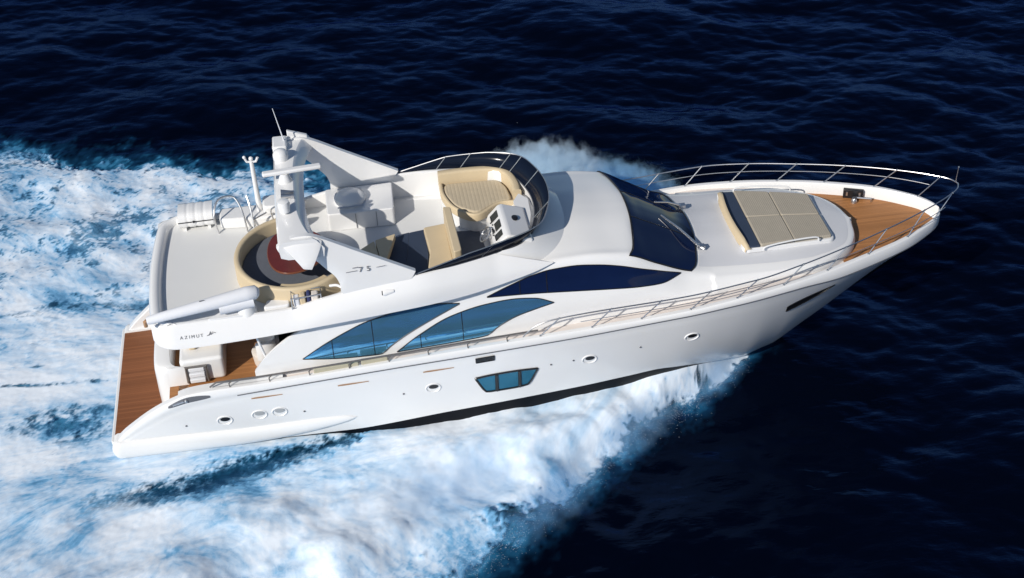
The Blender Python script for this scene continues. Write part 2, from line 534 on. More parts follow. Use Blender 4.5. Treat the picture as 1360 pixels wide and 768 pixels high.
# moulded steps each side of the transom
for s in (-1, 1):
    for k in range(4):
        mb = MB(); mb.prism(round_poly([(1.15 + .22 * k, s * 1.60), (2.1, s * 1.60), (2.1, s * 2.34), (1.15 + .22 * k, s * 2.34)], .06), .57 + .23 * k, .58 + .23 * (k + 1))
        mb.build('boarding_step', 'gel', yacht, bevel=.02)

mb = MB()
mb.prism([(1.6, -2.36), (4.6, -2.42), (4.6, 2.42), (1.6, 2.36)], 1.46, 1.5)
mb.build('cockpit_floor', 'teak', yacht)
# saloon bulkhead and glass door at forward end of cockpit
mb = MB(); mb.box(4.55, 4.65, -2.3, 2.3, 1.5, 3.55)
bulk = mb.build('saloon_bulkhead', 'interior', yacht)
for y in (-.9, 0, .9):
    mb = MB(); mb.box(4.51, 4.55, y - .025, y + .025, 1.5, 3.5); mb.build('door_frame', 'chrome', bulk)
# inner coaming of cockpit
for s in (-1, 1):
    mb = MB(); G = []
    for x in np.linspace(1.9, 4.6, 20):
        cy = float(cap_y(x)); z = float(cap_z(x))
        G.append([(x, s * (cy - .14), z - .005), (x, s * (cy - .33), z - .01), (x, s * (cy - .37), z - .05), (x, s * (cy - .40), 1.5)])
    mb.grid(G)
    mb.build('cockpit_coaming', 'gel', yacht)

# ------------------------------------------------------------------ deckhouse (saloon sides, wheelhouse, coachroof)
base_y = C1([(3.9, 2.46), (5, 2.44), (8, 2.42), (14, 2.40), (15.5, 2.34), (16.5, 2.22), (17.8, 2.10), (18.8, 1.95), (19.3, 1.76), (19.8, 1.44), (20.1, 1.16), (20.32, .80), (20.43, .42), (20.47, 0.0)])
sh_y = C1([(3.9, 2.44), (5.6, 2.26), (8, 2.2), (10, 2.16), (12, 2.10), (13.7, 2.06), (14.5, 2.0), (15.4, 1.92), (16, 1.92), (17.5, 1.95), (18.6, 1.88), (19.2, 1.69), (19.75, 1.37), (20.05, 1.09), (20.27, .73), (20.38, .36), (20.42, 0)])
sh_z = C1([(3.9, 2.28), (4.2, 2.64), (4.75, 3.06), (5.35, 3.36), (6.2, 3.66), (8, 3.9), (10.2, 4.05), (11.2, 4.19), (12.0, 4.27), (12.6, 4.28), (13.7, 4.15), (14.5, 3.74), (15.35, 3.32), (16, 3.18), (17.5, 3.08), (19, 3.02), (20.45, 2.95)])
q_z = C1([(5.6, 3.72), (8, 3.82), (10.5, 3.88), (11.4, 4.48), (12.5, 4.47), (13.3, 4.40), (13.88, 4.35), (14.3, 4.13), (14.92, 3.78), (15.64, 3.40), (16.15, 3.31), (17.5, 3.25), (19, 3.15), (20.45, 2.98)])
c_z = C1([(5.6, 3.74), (8, 3.82), (10.5, 3.88), (11.4, 4.62), (12.5, 4.58), (13.4, 4.48), (14.05, 4.42), (14.45, 4.22), (15.1, 3.86), (15.82, 3.48), (16.35, 3.40), (17.5, 3.34), (19, 3.20), (20.45, 3.0)])

def house_sec(x, n=6):
    by, sy, sz = float(base_y(x)), float(sh_y(x)), float(sh_z(x))
    dz = float(deck_z(x)) - .02 if x > 4.2 else 1.95
    sy = min(sy, by)
    qz, cz = float(q_z(max(x, 5.6))), float(c_z(max(x, 5.6)))
    ctl = [(by, dz)]
    if x < 16:
        ctl += [(by - .02, dz + (sz - dz) * .33), (by + (sy - by) * .62, dz + (sz - dz) * .72)]
    else:
        ctl += [(by - .005, dz + (sz - dz) * .45), (by + (sy - by) * .5, dz + (sz - dz) * .85)]
    ctl += [(sy, sz), (sy * .86, sz + (qz - sz) * .45), (sy * .56, qz), (sy * .28, qz + (cz - qz) * .8), (0, cz)]
    P = spline([(0, a, b) for a, b in ctl], n)
    return [(max(p.y, 0), p.z) for p in P]

def wall_y(x, z):
    s = house_sec(x)
    k = 3 * 6 + 4
    ys = [p[0] for p in s[:k]]; zs = [p[1] for p in s[:k]]
    o = np.argsort(zs)
    return float(np.interp(z, np.array(zs)[o], np.array(ys)[o]))

def roof_z(x, y):
    s = house_sec(x)[3 * 6:]
    return float(np.interp(abs(y), [p[0] for p in s][::-1], [p[1] for p in s][::-1]))

xs_house = np.concatenate([np.linspace(5.6, 13, 44), np.linspace(13.1, 16.2, 50), np.linspace(16.3, 19.2, 22), 19.2 + 1.26 * np.sin(np.linspace(.05, math.pi / 2, 22))])
mb = MB()
G = []
for x in xs_house:
    s = house_sec(x)
    G.append([(x, -y, z) for y, z in s] + [(x, y, z) for y, z in s[::-1][1:]])
mb.grid(G)
house = mb.build('deckhouse', 'gel', yacht, sharp=50)
# aft side wings of the saloon (curving down to the bulwark)
for s in (-1, 1):
    mb = MB(); G = []
    for x in np.linspace(3.92, 5.6, 26):
        by = float(base_y(x)); zt = float(sh_z(x)); yt = float(sh_y(x))
        z0 = 1.9 if x < 4.3 else float(deck_z(x)) - .02
        sec = house_sec(5.6)
        row = []
        for k in range(9):
            z = z0 + (zt - z0) * k / 8
            row.append((x, s * wall_y(5.6, z), z))
        yt2 = wall_y(5.6, zt)
        row += [(x + .02, s * (yt2 - .05), zt + .03), (x + .05, s * (yt2 - .14), zt - .01), (x + .06, s * (yt2 - .15), z0)]
        G.append(row)
    mb.grid(G)
    mb.build('saloon_side_wing', 'gel', yacht, sharp=60)

def side_panel(name, top, bot, mat, parent, yfun, s, n=56, m=8, off=.012, frame=None, mull=(), mull_r=.011):
    xt = [p[0] for p in top]; zt = [p[1] for p in top]
    xb = [p[0] for p in bot]; zb = [p[1] for p in bot]
    x0, x1 = max(xt[0], xb[0]), min(xt[-1], xb[-1])
    u = (1 - np.cos(np.linspace(0, math.pi, n))) / 2
    xs = x0 + (x1 - x0) * u
    T = pchip(xt, zt, xs); B = pchip(xb, zb, xs)
    T = np.maximum(T, B)
    mb = MB(); G = []
    for x, t, b in zip(xs, T, B):
        G.append([(x, s * (yfun(x, b + (t - b) * k / m) + off), b + (t - b) * k / m) for k in range(m + 1)])
    mb.grid(G)
    o = mb.build(name, mat, parent, sharp=60)
    if frame:
        mb = MB()
        loop = [G[i][m] for i in range(n)] + [G[i][0] for i in range(n - 2, 0, -1)]
        mb.tube(loop, frame, 6, closed=True)
        mb.build('window_frame', 'black', o)
    if len(mull):
        for xm in mull:
            mb = MB()
            t = float(np.interp(xm, xs, T)); b = float(np.interp(xm, xs, B))
            mb.tube([(xm, s * (yfun(xm, b + (t - b) * k / 5) + off + .002), b + (t - b) * k / 5) for k in range(6)], mull_r, 6)
            mb.build('mullion', 'black', o)
    return o

w1t = [(5.17, 2.50), (5.79, 2.86), (6.45, 3.17), (6.87, 3.33), (8.46, 3.60), (9.27, 3.52)]
w1b = [(5.17, 2.49), (6.27, 2.36), (7.12, 2.33), (7.45, 2.57), (7.91, 2.86), (8.47, 3.14), (9.27, 3.50)]
w2t = [(7.57, 2.34), (8.15, 2.76), (9.04, 3.20), (9.96, 3.40), (10.63, 3.45), (11.23, 3.40), (11.69, 3.23)]
w2b = [(7.57, 2.33), (9.42, 2.43), (9.91, 2.48), (10.22, 2.72), (10.72, 2.97), (11.22, 3.11), (11.69, 3.22)]
pt = [(10.0, 3.60), (10.6, 3.84), (11.2, 4.04), (11.69, 4.13), (12.23, 4.15), (12.91, 4.08), (13.5, 3.95), (14.2, 3.71), (15.12, 3.37)]
pb = [(10.0, 3.58), (11.04, 3.54), (12.5, 3.44), (14.0, 3.32), (14.59, 3.28), (15.12, 3.36)]
for s in (-1, 1):
    side_panel('saloon_window', w1t, w1b, 'blue_glass', yacht, wall_y, s, frame=.014, mull=(5.95, 7.0))
    side_panel('saloon_window', w2t, w2b, 'blue_glass', yacht, wall_y, s, frame=.014, mull=(8.2, 9.3))
    side_panel('wheelhouse_window', pt, pb, 'dark_glass', yacht, wall_y, s, frame=.014, mull=(10.85, 11.55))

# windshield: patch laid on the deckhouse surface between two curved edges
def ws_edges(y):
    a = abs(y) / 2.06
    aft = 14.08 - .38 * a ** 2.2
    fw = 15.85 - .48 * a ** 2.2
    return aft, fw
mb = MB(); G = []
def house_pt(x, v, off):
    """v in -1..1 across the roof section at x, offset along normal."""
    s = house_sec(x)[3 * 6:]
    P = [Vector((x, -y, z)) for y, z in s] + [Vector((x, y, z)) for y, z in s[::-1][1:]]
    d = (v + 1) / 2 * (len(P) - 1); i = min(int(d), len(P) - 2); f = d - i
    return P[i].lerp(P[i + 1], f) + Vector((.35, 0, .94)) * off
nv = 37
for i in range(21):
    row = []
    for j in range(nv):
        v = (j / (nv - 1) * 2 - 1) * .985
        sy = 2.0 * abs(v)
        a, f = ws_edges(sy)
        x = a + (f - a) * i / 20
        row.append(house_pt(x, v, .016))
    G.append(row)
mb.grid(G)
ws = mb.build('windshield', 'dark_glass', yacht, sharp=60)
mb = MB()
loop = [G[0][j] for j in range(nv)] + [G[i][-1] for i in range(1, 21)] + [G[20][j] for j in range(nv - 2, -1, -1)] + [G[i][0] for i in range(19, 0, -1)]
mb.tube(loop, .022, 6, closed=True)
mb.build('windshield_seal', 'black', ws)
for j in (13, 23):
    mb = MB(); mb.tube([G[i][j] for i in range(21)], .014, 6); mb.build('mullion', 'black', ws)
# grey non-slip panel over the coachroof, ahead of the windshield
mb = MB(); G2 = []
for i, u in enumerate(np.linspace(0, 1, 50)):
    row = []
    for j in range(41):
        v = (j / 40 * 2 - 1)
        x0 = ws_edges(1.62 * abs(v))[1] + .10
        x1 = 19.85 + .42 * math.sqrt(max(0, 1 - v * v))
        x = x0 + (x1 - x0) * u
        y = v * .90 * float(sh_y(min(x, 20.38)))
        row.append((x, y, roof_z(x, y) + .006))
    G2.append(row)
mb.grid(G2)
mb.build('foredeck_panel', 'nonskid', yacht, sharp=60)
def wiper(base, tip, side):
    mb = MB()
    b, t = Vector(base), Vector(tip)
    mb.tube([b, b.lerp(t, .5) + Vector((0, 0, .05)), t], [.04, .032, .024], 8)
    mb.tube([b + Vector((.12, side * .10, -.04)), b, b + Vector((.02, side * -.12, -.02))], .035, 8)
    mb.box(b.x - .02, b.x + .16, b.y - .07, b.y + .07, b.z - .07, b.z + .02)
    mb.build('wiper', 'chrome', ws)
wiper((15.80, .86, 3.52), (15.02, .56, 3.93), 1)
wiper((15.84, -1.08, 3.48), (15.02, -.16, 3.98), -1)

# ------------------------------------------------------------------ flybridge moulding
FZ = 3.95
fl_y = C1([(1.55, 2.2), (1.75, 2.55), (2.2, 2.70), (4, 2.74), (6, 2.72), (8, 2.66), (9.5, 2.52), (10.6, 2.36), (11.3, 2.26), (11.75, 2.16)])
fl_z = C1([(1.55, 3.62), (2.2, 3.50), (4, 3.56), (6, 3.68), (8, 3.80), (9.1, 3.86), (10.2, 3.98), (11.3, 4.18), (11.75, 4.30)])
ft_y = C1([(1.55, 2.15), (1.75, 2.35), (2.2, 2.42), (4, 2.42), (5.2, 2.42), (6.2, 2.44), (8.3, 2.44), (9.3, 2.28), (10.3, 2.04), (10.9, 1.80), (11.25, 1.50), (11.45, 1.00), (11.58, .5), (11.62, 0)])
ft_z = C1([(1.55, 4.06), (2.2, 4.08), (4, 4.08), (5.0, 4.10), (5.8, 4.28), (7.0, 4.50), (8.3, 4.66), (9.3, 4.72), (10.3, 4.76), (11.25, 4.79), (11.62, 4.80)])
st_y = lambda x: float(pchip([1.55, 9.3, 10.3, 11.0, 11.75], [0, 0, 2.04, 2.12, 2.15], x)) if x > 10.3 else float(ft_y(x))
st_z = lambda x: float(pchip([10.3, 11.0, 11.75], [4.76, 4.56, 4.33], x)) if x > 10.3 else float(ft_z(x))
def side_point(x, t):
    """point on the outer side of the flybridge moulding (half breadth), t=0 lip .. 1 coaming top."""
    yl, zl, yt, zt = float(fl_y(x)), float(fl_z(x)), st_y(x), st_z(x)
    bulge = float(pchip([1.5, 4.5, 6.5, 9, 11.75], [.03, .03, .07, .09, .0], x))
    zt = max(zt, zl + .035)
    return (x, max(yl + (yt - yl) * t + bulge * math.sin(math.pi * t), 0), zl + .03 + (zt - zl - .03) * t ** .92)
xs_f = np.concatenate([np.linspace(1.62, 2.4, 12), np.linspace(2.55, 11.75, 70)])
fly = bpy.data.objects.new('flybridge', None); COL.objects.link(fly); fly.parent = yacht
cap_mb = MB()
for s in (-1, 1):
    mb = MB(); G = []
    for x in xs_f:
        yl, zl = float(fl_y(x)), float(fl_z(x))
        row = [(x, s * (yl - .35), zl + .03), (x, s * (yl - .04), zl), (x, s * yl, zl + .03)]
        row += [(x, s * side_point(x, t)[1], side_point(x, t)[2]) for t in (.03, .06, .2, .35, .5, .65, .8, .9, 1.0)]
        G.append(row)
    mb.grid(G)
    mb.build('side_moulding', 'gel', fly, sharp=40)
    G = []
    for x in np.concatenate([np.linspace(1.62, 10.9, 60), 10.9 + .72 * np.sin(np.linspace(.05, math.pi / 2, 16))]):
        yt, zt = float(ft_y(x)), float(ft_z(x)); w = .09
        G.append([(x, s * yt, zt), (x, s * max(yt - .04, 0), zt + .015), (x, s * max(yt - w, 0), zt + .01), (x, s * max(yt - w - .03, 0), zt - .02),
                (x, s * max(yt - w - .05, 0), FZ)])
    cap_mb.grid(G)
cap_mb.build('coaming', 'gel', fly, sharp=40)
# aft rim across
mb = MB(); G = []
for y in np.linspace(-2.42, 2.42, 61):
    xo = 1.50 + .16 * (abs(y) / 2.42) ** 2 + .35 * max(0, (abs(y) - 1.95) / .47) ** 2.2
    G.append([(xo + .55, y, 3.56), (xo + .06, y, 3.60), (xo, y, 3.66), (xo - .02, y, 3.8), (xo - .02, y, 4.0), (xo + .03, y, 4.10), (xo + .10, y, 4.135), (xo + .20, y, 4.13), (xo + .26, y, 4.08), (xo + .30, y, FZ)])
mb.grid(G)
mb.build('aft_rim', 'gel', fly, sharp=40)

mb = MB()
G = []
for x in np.linspace(1.72, 11.5, 60):
    y = float(ft_y(x)) - .10
    G.append([(x, y * k, FZ) for k in np.linspace(-1, 1, 9)])
mb.grid(G)
mb.build('flybridge_floor', 'fly_floor', fly)
mb = MB()
G = []
for x in np.linspace(1.9, 6.0, 20):
    y = float(fl_y(x)) - .3
    G.append([(x, -y, float(fl_z(x)) + .035), (x, y, float(fl_z(x)) + .035)])
mb.grid(G)
mb.build('overhang_ceiling', 'gel', fly)
# fairing between coaming front and wheelhouse roof
mb = MB(); G = []
for k in range(61):
    a = math.pi * (k / 60 - .5)
    ring = []
    for t in np.linspace(0, 1, 10):
        ax = .0 + 0
        # plan: coaming front superellipse growing outwards / forwards as it drops on the roof
        w = 2.0 + .18 * t; L0 = 1.42 + .75 * t
        e = 2.6
        ca, sa = math.cos(a), math.sin(a)
        y = w * (abs(sa) ** (2 / e)) * (1 if sa > 0 else -1)
        x = 10.2 + L0 * abs(ca) ** (2 / e)
        zt = float(ft_z(min(x, 11.6))) + .012
        zr = roof_z(min(x, 12.6), min(abs(y), 2.0)) - .01
        ring.append((x, y, zt + (min(zr, zt) - zt) * (t ** 1.5)))
    G.append(ring)
mb.grid(G)
mb.build('coaming_fairing', 'gel', fly, sharp=60)

# flybridge windscreen (smoked acrylic band, raked forward, dying away aft)
half = [(8.25, 2.40), (9.3, 2.27), (10.3, 2.03), (10.9, 1.79), (11.22, 1.50), (11.43, 1.00), (11.56, .5), (11.60, 0)]
full = [(x, y) for x, y in half] + [(x, -y) for x, y in half[::-1][1:]]
sp = spline([(x, y, float(ft_z(min(x, 11.62)))) for x, y in full], 10)
mb = MB(); G = []
N = len(sp)
for i, p in enumerate(sp):
    hgt = float(np.interp(p.x, [8.2, 9.3, 10.3, 11.2, 11.6], [.04, .34, .43, .45, .46]))
    n = Vector((p.x - 9.6, p.y * .9, 0)).normalized()
    tip = p + Vector((hgt * .85, 0, hgt)) + Vector((0, n.y * hgt * .15, 0))
    G.append([p.lerp(tip, t) for t in (0, .5, 1)])
mb.grid(G)
fws = mb.build('fly_windscreen', 'fly_glass', yacht, solid=.012)
mb = MB(); mb.tube([g[2] for g in G], .014, 6); mb.build('windscreen_rail', 'chrome', fws)
mb = MB(); mb.tube([g[0] + Vector((0, 0, .005)) for g in G], .018, 6); mb.build('windscreen_base', 'rubber', fws)
mul_idx = []
for x, s in ((9.25, 1), (9.9, 1), (10.95, 1), (11.2, 1), (11.5, 1), (11.5, -1), (11.0, -1), (9.9, -1)):
    i = min(range(N), key=lambda k: abs(G[k][0].x - x) + (0 if G[k][0].y * s > 0 else 9))
    mb = MB(); mb.tube([G[i][0] + Vector((-.01, 0, .01)), G[i][2] + Vector((-.01, 0, .01))], .013, 6); mb.build('windscreen_strut', 'chrome', fws)

# ------------------------------------------------------------------ radar arch
arch_top = [(4.98, 5.98), (5.2, 6.14), (5.55, 6.22), (5.98, 6.13), (6.92, 5.58), (8.25, 4.80)]
arch_bot = [(5.04, 5.82), (5.35, 5.78), (5.62, 5.68), (5.88, 5.46), (6.08, 5.20), (6.28, 4.94), (6.37, 4.68), (6.44, 4.38), (7.2, 4.36), (8.0, 4.42)]
def arch_leg(s):
    mb = MB(); G = []
    A = resample(spline([(x, 0, z) for x, z in arch_top], 8), 60)
    B = resample(spline([(x, 0, z) for x, z in arch_bot], 8), 60)
    for a, b in zip(A, B):
        row = []
        lean = lambda z: s * (2.44 - .03 * (z - 4.5))
        for t in np.linspace(0, 1, 6):
            p = a.lerp(b, t); row.append((p.x, lean(p.z) + s * .03 * math.sin(math.pi * t), p.z))
        for t in np.linspace(1, 0, 6):
            p = a.lerp(b, t); row.append((p.x, lean(p.z) - s * .13, p.z))
        G.append(row)
    mb.grid(G, closed_v=True)
    mb.add(G[0], [tuple(range(12))]); mb.add(G[-1], [tuple(range(12))])
    return mb
mb = MB()
# crossbar: cambered wing between the legs
G = []
for y in np.linspace(-2.5, 2.5, 31):
    c = 1 - (abs(y) / 2.5) ** 2
    x0 = 5.03 - .04 * c; x1 = 5.79 + .40 * (abs(y) / 2.5) ** 3
    zt = 6.16 + .02 * c; zb = 5.80
    e = max(0, (abs(y) - 2.1) / .4)
    zb = zb - .18 * e ** 2
    row = [(x0, y, zt - .16), (x0 + .05, y, zt - .03), (x0 + .25, y, zt + .02), (x1 - .30, y, zt + .015), (x1 - .23, y, zt - .03), (x1 - .06, y, zt - .28),
           (x1 - .10, y, zb + .02), (x1 - .3, y, zb), (x0 + .2, y, zb + .03), (x0 + .03, y, zb + .1)]
    G.append(row)
mb.grid(G, closed_v=True)
mb.add(G[0], [tuple(range(10))]); mb.add(G[-1], [tuple(range(10))])
arch = mb.build('radar_arch', 'gel', yacht, sharp=24)
for s in (-1, 1):
    arch_leg(s).build('arch_leg', 'gel', arch, sharp=45)
# winglet that hangs outside the arch shoulder on each side
for s in (-1, 1):
    mb = MB(); G = []
    for t in np.linspace(0, 1, 9):
        x0 = 5.06 + .50 * t; x1 = 6.08 - .32 * t ** 1.4
        y = s * (2.42 + .34 * t ** .8); z = 6.10 - .58 * t ** 1.25
        G.append([(x0, y, z), (x0 + (x1 - x0) * .3, y, z + .05 * (1 - t)), (x1 - .1, y, z + .03), (x1, y, z - .05), (x1 - .12, y - s * .04, z - .18 * (1 - t) - .05), (x0 + .05, y - s * .04, z - .16 * (1 - t) - .05)])
    mb.grid(G, closed_v=True); mb.add(G[-1], [tuple(range(6))]); mb.add(G[0], [tuple(range(6))])
    mb.build('arch_winglet', 'gel', arch, sharp=50)
mb = MB()
mb.prism([(5.42, 2.34), (5.95, 2.34), (5.95, 2.46), (5.42, 2.46)], lambda x, y: 6.1, lambda x, y: 6.42 if x < 5.7 else 6.22)
mb.build('arch_fin', 'gel', arch, bevel=.03)
# open array radar
mb = MB(); mb.lathe([(.20, 6.10), (.20, 6.16), (.13, 6.34), (.11, 6.42)], (5.30, .25, 0), 20)
rp = mb.build('radar_scanner', 'gel', yacht, sharp=50)
mb = MB(); mb.box(4.75, 6.25, .17, .35, 6.42, 6.53, rot=rad(4))
mb.build('radar_antenna', 'gel', rp, bevel=.04)
# radome/sat dome, searchlight and horns on the arch
mb = MB(); mb.lathe([(.16, 6.12), (.20, 6.2), (.20, 6.34), (.16, 6.42), (.10, 6.46), (.02, 6.48)], (5.22, 1.35, 0), 24)
mb.build('satellite_dome', 'gel', yacht, sharp=60)
mb = MB(); mb.lathe([(.10, 0), (.14, .02), (.16, .22), (.14, .3), (.05, .33)], (5.25, -1.25, 6.24), 18)
mb.tube([(5.25, -1.25, 6.1), (5.25, -1.25, 6.3)], .06)
sl_ = mb.build('searchlight', 'gel', yacht, sharp=50)
for y in (-.62, -.45):
    mb = MB(); mb.tube([(5.50, y, 6.27), (5.18, y, 6.30)], [.03, .08], 12); mb.box(5.40, 5.5, y - .04, y + .04, 6.14, 6.30); mb.build('horn', 'chrome', yacht)
mb = MB(); mb.tube([(5.34, 2.02, 6.1), (5.33, 2.02, 6.35), (5.17, 2.05, 7.3)], [.022, .018, .008], 8)
mb.build('whip_antenna', 'canvas', yacht)
mb = MB(); mb.prism([(5.02, 1.7), (5.40, 1.7), (5.40, 2.3), (5.02, 2.3)], 6.1, lambda x, y: 6.34); mb.build('antenna_housing', 'gel', yacht, bevel=.05)

# ------------------------------------------------------------------ flybridge fittings
# light mast on port quarter
mb = MB(); mb.tube([(4.40, 2.02, 4.02), (4.40, 2.02, 5.82)], [.085, .055], 12)
mast = mb.build('light_mast', 'gel', yacht)
mb = MB(); mb.tube([(4.24, 2.02, 5.93), (4.28, 2.02, 5.82), (4.40, 2.02, 5.80), (4.52, 2.02, 5.80), (4.58, 2.02, 5.92)], .035, 8); mb.ball((4.40, 2.02, 5.90), .06); mb.ball((4.23, 2.02, 5.96), .045)
mb.build('mast_lights', 'gel', mast)
# white storage mouldings along the port side
mb = MB()
mb.prism(round_poly([(3.3, 1.75), (5.2, 1.55), (5.4, 2.3), (3.3, 2.32)], .15), FZ, 4.28)
mb.prism(round_poly([(4.5, 1.7), (5.6, 1.6), (5.6, 2.3), (4.5, 2.3)], .12), 4.28, 4.55)
mb.build('port_locker', 'gel', yacht, bevel=.06)
mb = MB()
mb.tube(spline([(3.25, 1.60, FZ), (3.2, 1.66, 4.45), (3.35, 1.95, 4.78), (3.75, 2.0, 4.80), (3.95, 1.72, 4.5), (4.02, 1.5, FZ)], 6), .026, 8)
mb.build('boarding_handrail', 'chrome', yacht); mb = MB()
mb.tube(spline([(4.12, 1.95, 4.8), (4.18, 1.75, 4.55), (4.22, 1.45, FZ)], 6), .026, 8)
mb.build('boarding_handrail', 'chrome', yacht); mb = MB()
mb.tube([(4.3, 1.3, 4.0), (4.25, 1.3, 4.45), (4.6, 1.5, 4.5)], .024, 8)
mb.build('boarding_handrail', 'chrome', yacht)
mb = MB(); mb.tube(spline([(4.75, 1.45, 4.3), (4.75, 1.45, 4.62), (5.15, 1.5, 4.68), (5.15, 1.5, 4.3)], 5), .022, 8); mb.build('grab_rail', 'chrome', yacht)

# wet bar cabinet under the port arch leg
mb = MB(); mb.prism(round_poly([(6.2, 1.02), (7.98, .96), (8.04, 2.28), (6.2, 2.28)], .08), FZ, 4.50)
wb = mb.build('wet_bar', 'gel', yacht, bevel=.03)
for x in (6.95, 7.5):
    mb = MB(); mb.box(x - .006, x + .006, .965, 1.02, 4.0, 4.45); mb.build('door_gap', 'rubber', wb)
mb = MB(); mb.lathe([(.42, 4.5), (.44, 4.56), (.40, 4.66), (.25, 4.74), (.02, 4.77)], (6.85, 1.62, 0), 24); mb.build('grill_lid', 'gel', wb, sharp=60)
mb = MB(); mb.tube([(6.5, 1.19, 4.56), (7.2, 1.17, 4.58)], .02, 6); mb.build('grill_handle', 'chrome', wb)


# helm console
mb = MB()
prof = [(10.35, FZ), (10.30, 4.55), (10.36, 4.72), (10.62, 5.0), (10.72, 5.03), (11.32, 4.82), (11.36, FZ)]
v = []
for y in (-1.72, -.22):
    v += [(x, y, z) for x, z in prof]
n = len(prof)
mb.add(v, [tuple(range(n))[::-1], tuple(range(n, 2 * n))] + [(i, (i + 1) % n, n + (i + 1) % n, n + i) for i in range(n)])
helm = mb.build('helm_console', 'gel', yacht, bevel=.05)
def on_panel(t, y): return (10.36 + .26 * t - .012, y, 4.72 + .28 * t + .012)
for y0, y1, t0, t1 in ((-1.55, -1.30, .15, .85), (-1.2, -.85, .35, .9), (-.72, -.42, .15, .85), (-1.18, -1.02, .05, .25)):
    mb = MB(); mb.add([on_panel(t0, y0), on_panel(t0, y1), on_panel(t1, y1), on_panel(t1, y0)], [(0, 1, 2, 3)])
    mb.build('instrument_screen', 'screen', helm)
for k in range(6):
    mb = MB(); mb.ball(on_panel(.1 + .12 * (k % 2), -1.25 + .14 * k), .022, n=8); mb.build('gauge', 'black', helm)
mb = MB(); mb.ball((10.98, -.85, 4.95), .09, .13, .03); mb.build('compass', 'black', helm)
sw_c = Vector((10.18, -1.05, 4.68))
mb = MB()
ring = [sw_c + Matrix.Rotation(rad(-50), 3, 'Y') @ Vector((.21 * math.cos(a), .21 * math.sin(a), 0)) for a in np.linspace(0, 2 * math.pi, 25)[:-1]]
mb.tube(ring, .02, 8, closed=True)
for k in (0, 8, 16): mb.tube([sw_c, ring[k]], .014, 6)
mb.tube([sw_c, (10.36, -1.05, 4.62)], .03, 8)
mb.build('steering_wheel', 'chrome', helm)
# dash moulding under the windscreen
mb = MB(); mb.prism(round_poly([(10.9, -1.55), (11.30, -1.2), (11.46, -.5), (11.5, .25), (11.3, .55), (11.1, .2), (11.15, -1.0)], .05), 4.5, 4.76)
mb.build('dash_moulding', 'gel', yacht, bevel=.03)

# helm bench shared with the dinette
def padded(name, poly, z0, z1, mat, parent, base, r=.08, bev=.05):
    m = MB(); m.prism(round_poly(poly, r), z0, z1)
    return m.build(name, mat, parent, base, bevel=bev, seg=4)
b = (9.2, -1.2, FZ)
helm_seat = thing('dinette_bench', 'beige bench with tall backrest facing the navy footwell beside the helm', 'bench', b)
padded('seat_base', [(8.76, -.08), (9.40, .0), (9.46, -2.02), (8.70, -2.06)], FZ, 4.28, 'gel', helm_seat, b, .08, .02)
padded('seat', [(8.66, -.04), (9.25, .04), (9.26, -1.98), (8.56, -2.08), (8.71, -1.2)], 4.28, 4.45, 'beige', helm_seat, b)
padded('backrest', [(9.22, .06), (9.42, .0), (9.47, -1.98), (9.26, -2.04)], 4.28, 4.96, 'beige', helm_seat, b, .06, .06)
b = (7.7, -1.6, FZ)
seat2 = thing('dinette_sofa', 'beige curved seat cushions against the white arch panel, aft of the navy footwell', 'sofa', b)
padded('seat_base', [(6.6, -.95), (7.35, -.36), (7.82, -.2), (7.6, -1.0), (7.35, -2.2), (6.6, -2.25)], FZ, 4.24, 'gel', seat2, b, .05, .02)
padded('seat', [(6.55, -.98), (7.34, -.33), (7.44, -1.35), (7.30, -2.26), (6.55, -2.28)], 4.24, 4.41, 'beige', seat2, b, .06, .04)
padded('seat', [(7.37, -.31), (7.91, -.12), (7.72, -.81), (7.50, -1.5), (7.36, -2.26), (7.33, -2.26), (7.46, -1.35)], 4.24, 4.41, 'beige', seat2, b, .04, .03)
for xa, xb in ((0, 1), (1, 2)):
    q = [(7.93, .12), (8.30, .20), (8.73, .26)]; r_ = [(7.38, -2.28), (7.95, -2.24), (8.52, -2.2)]; m_ = [(7.55, -1.1), (8.1, -1.0), (8.69, -.85)]
    mb = MB(); mb.prism(round_poly([q[xa], q[xb], m_[xb], r_[xb], r_[xa], m_[xa]], .03), FZ + .004, 4.18)
    mb.build('footwell_liner', 'navy', yacht, bevel=.03)
mb = MB(); mb.prism(round_poly([(9.46, -1.98), (9.46, .30), (10.15, .22), (10.28, -1.75), (9.8, -2.0)], .04), FZ + .003, FZ + .012)
mb.build('helm_mat', 'slate', yacht)

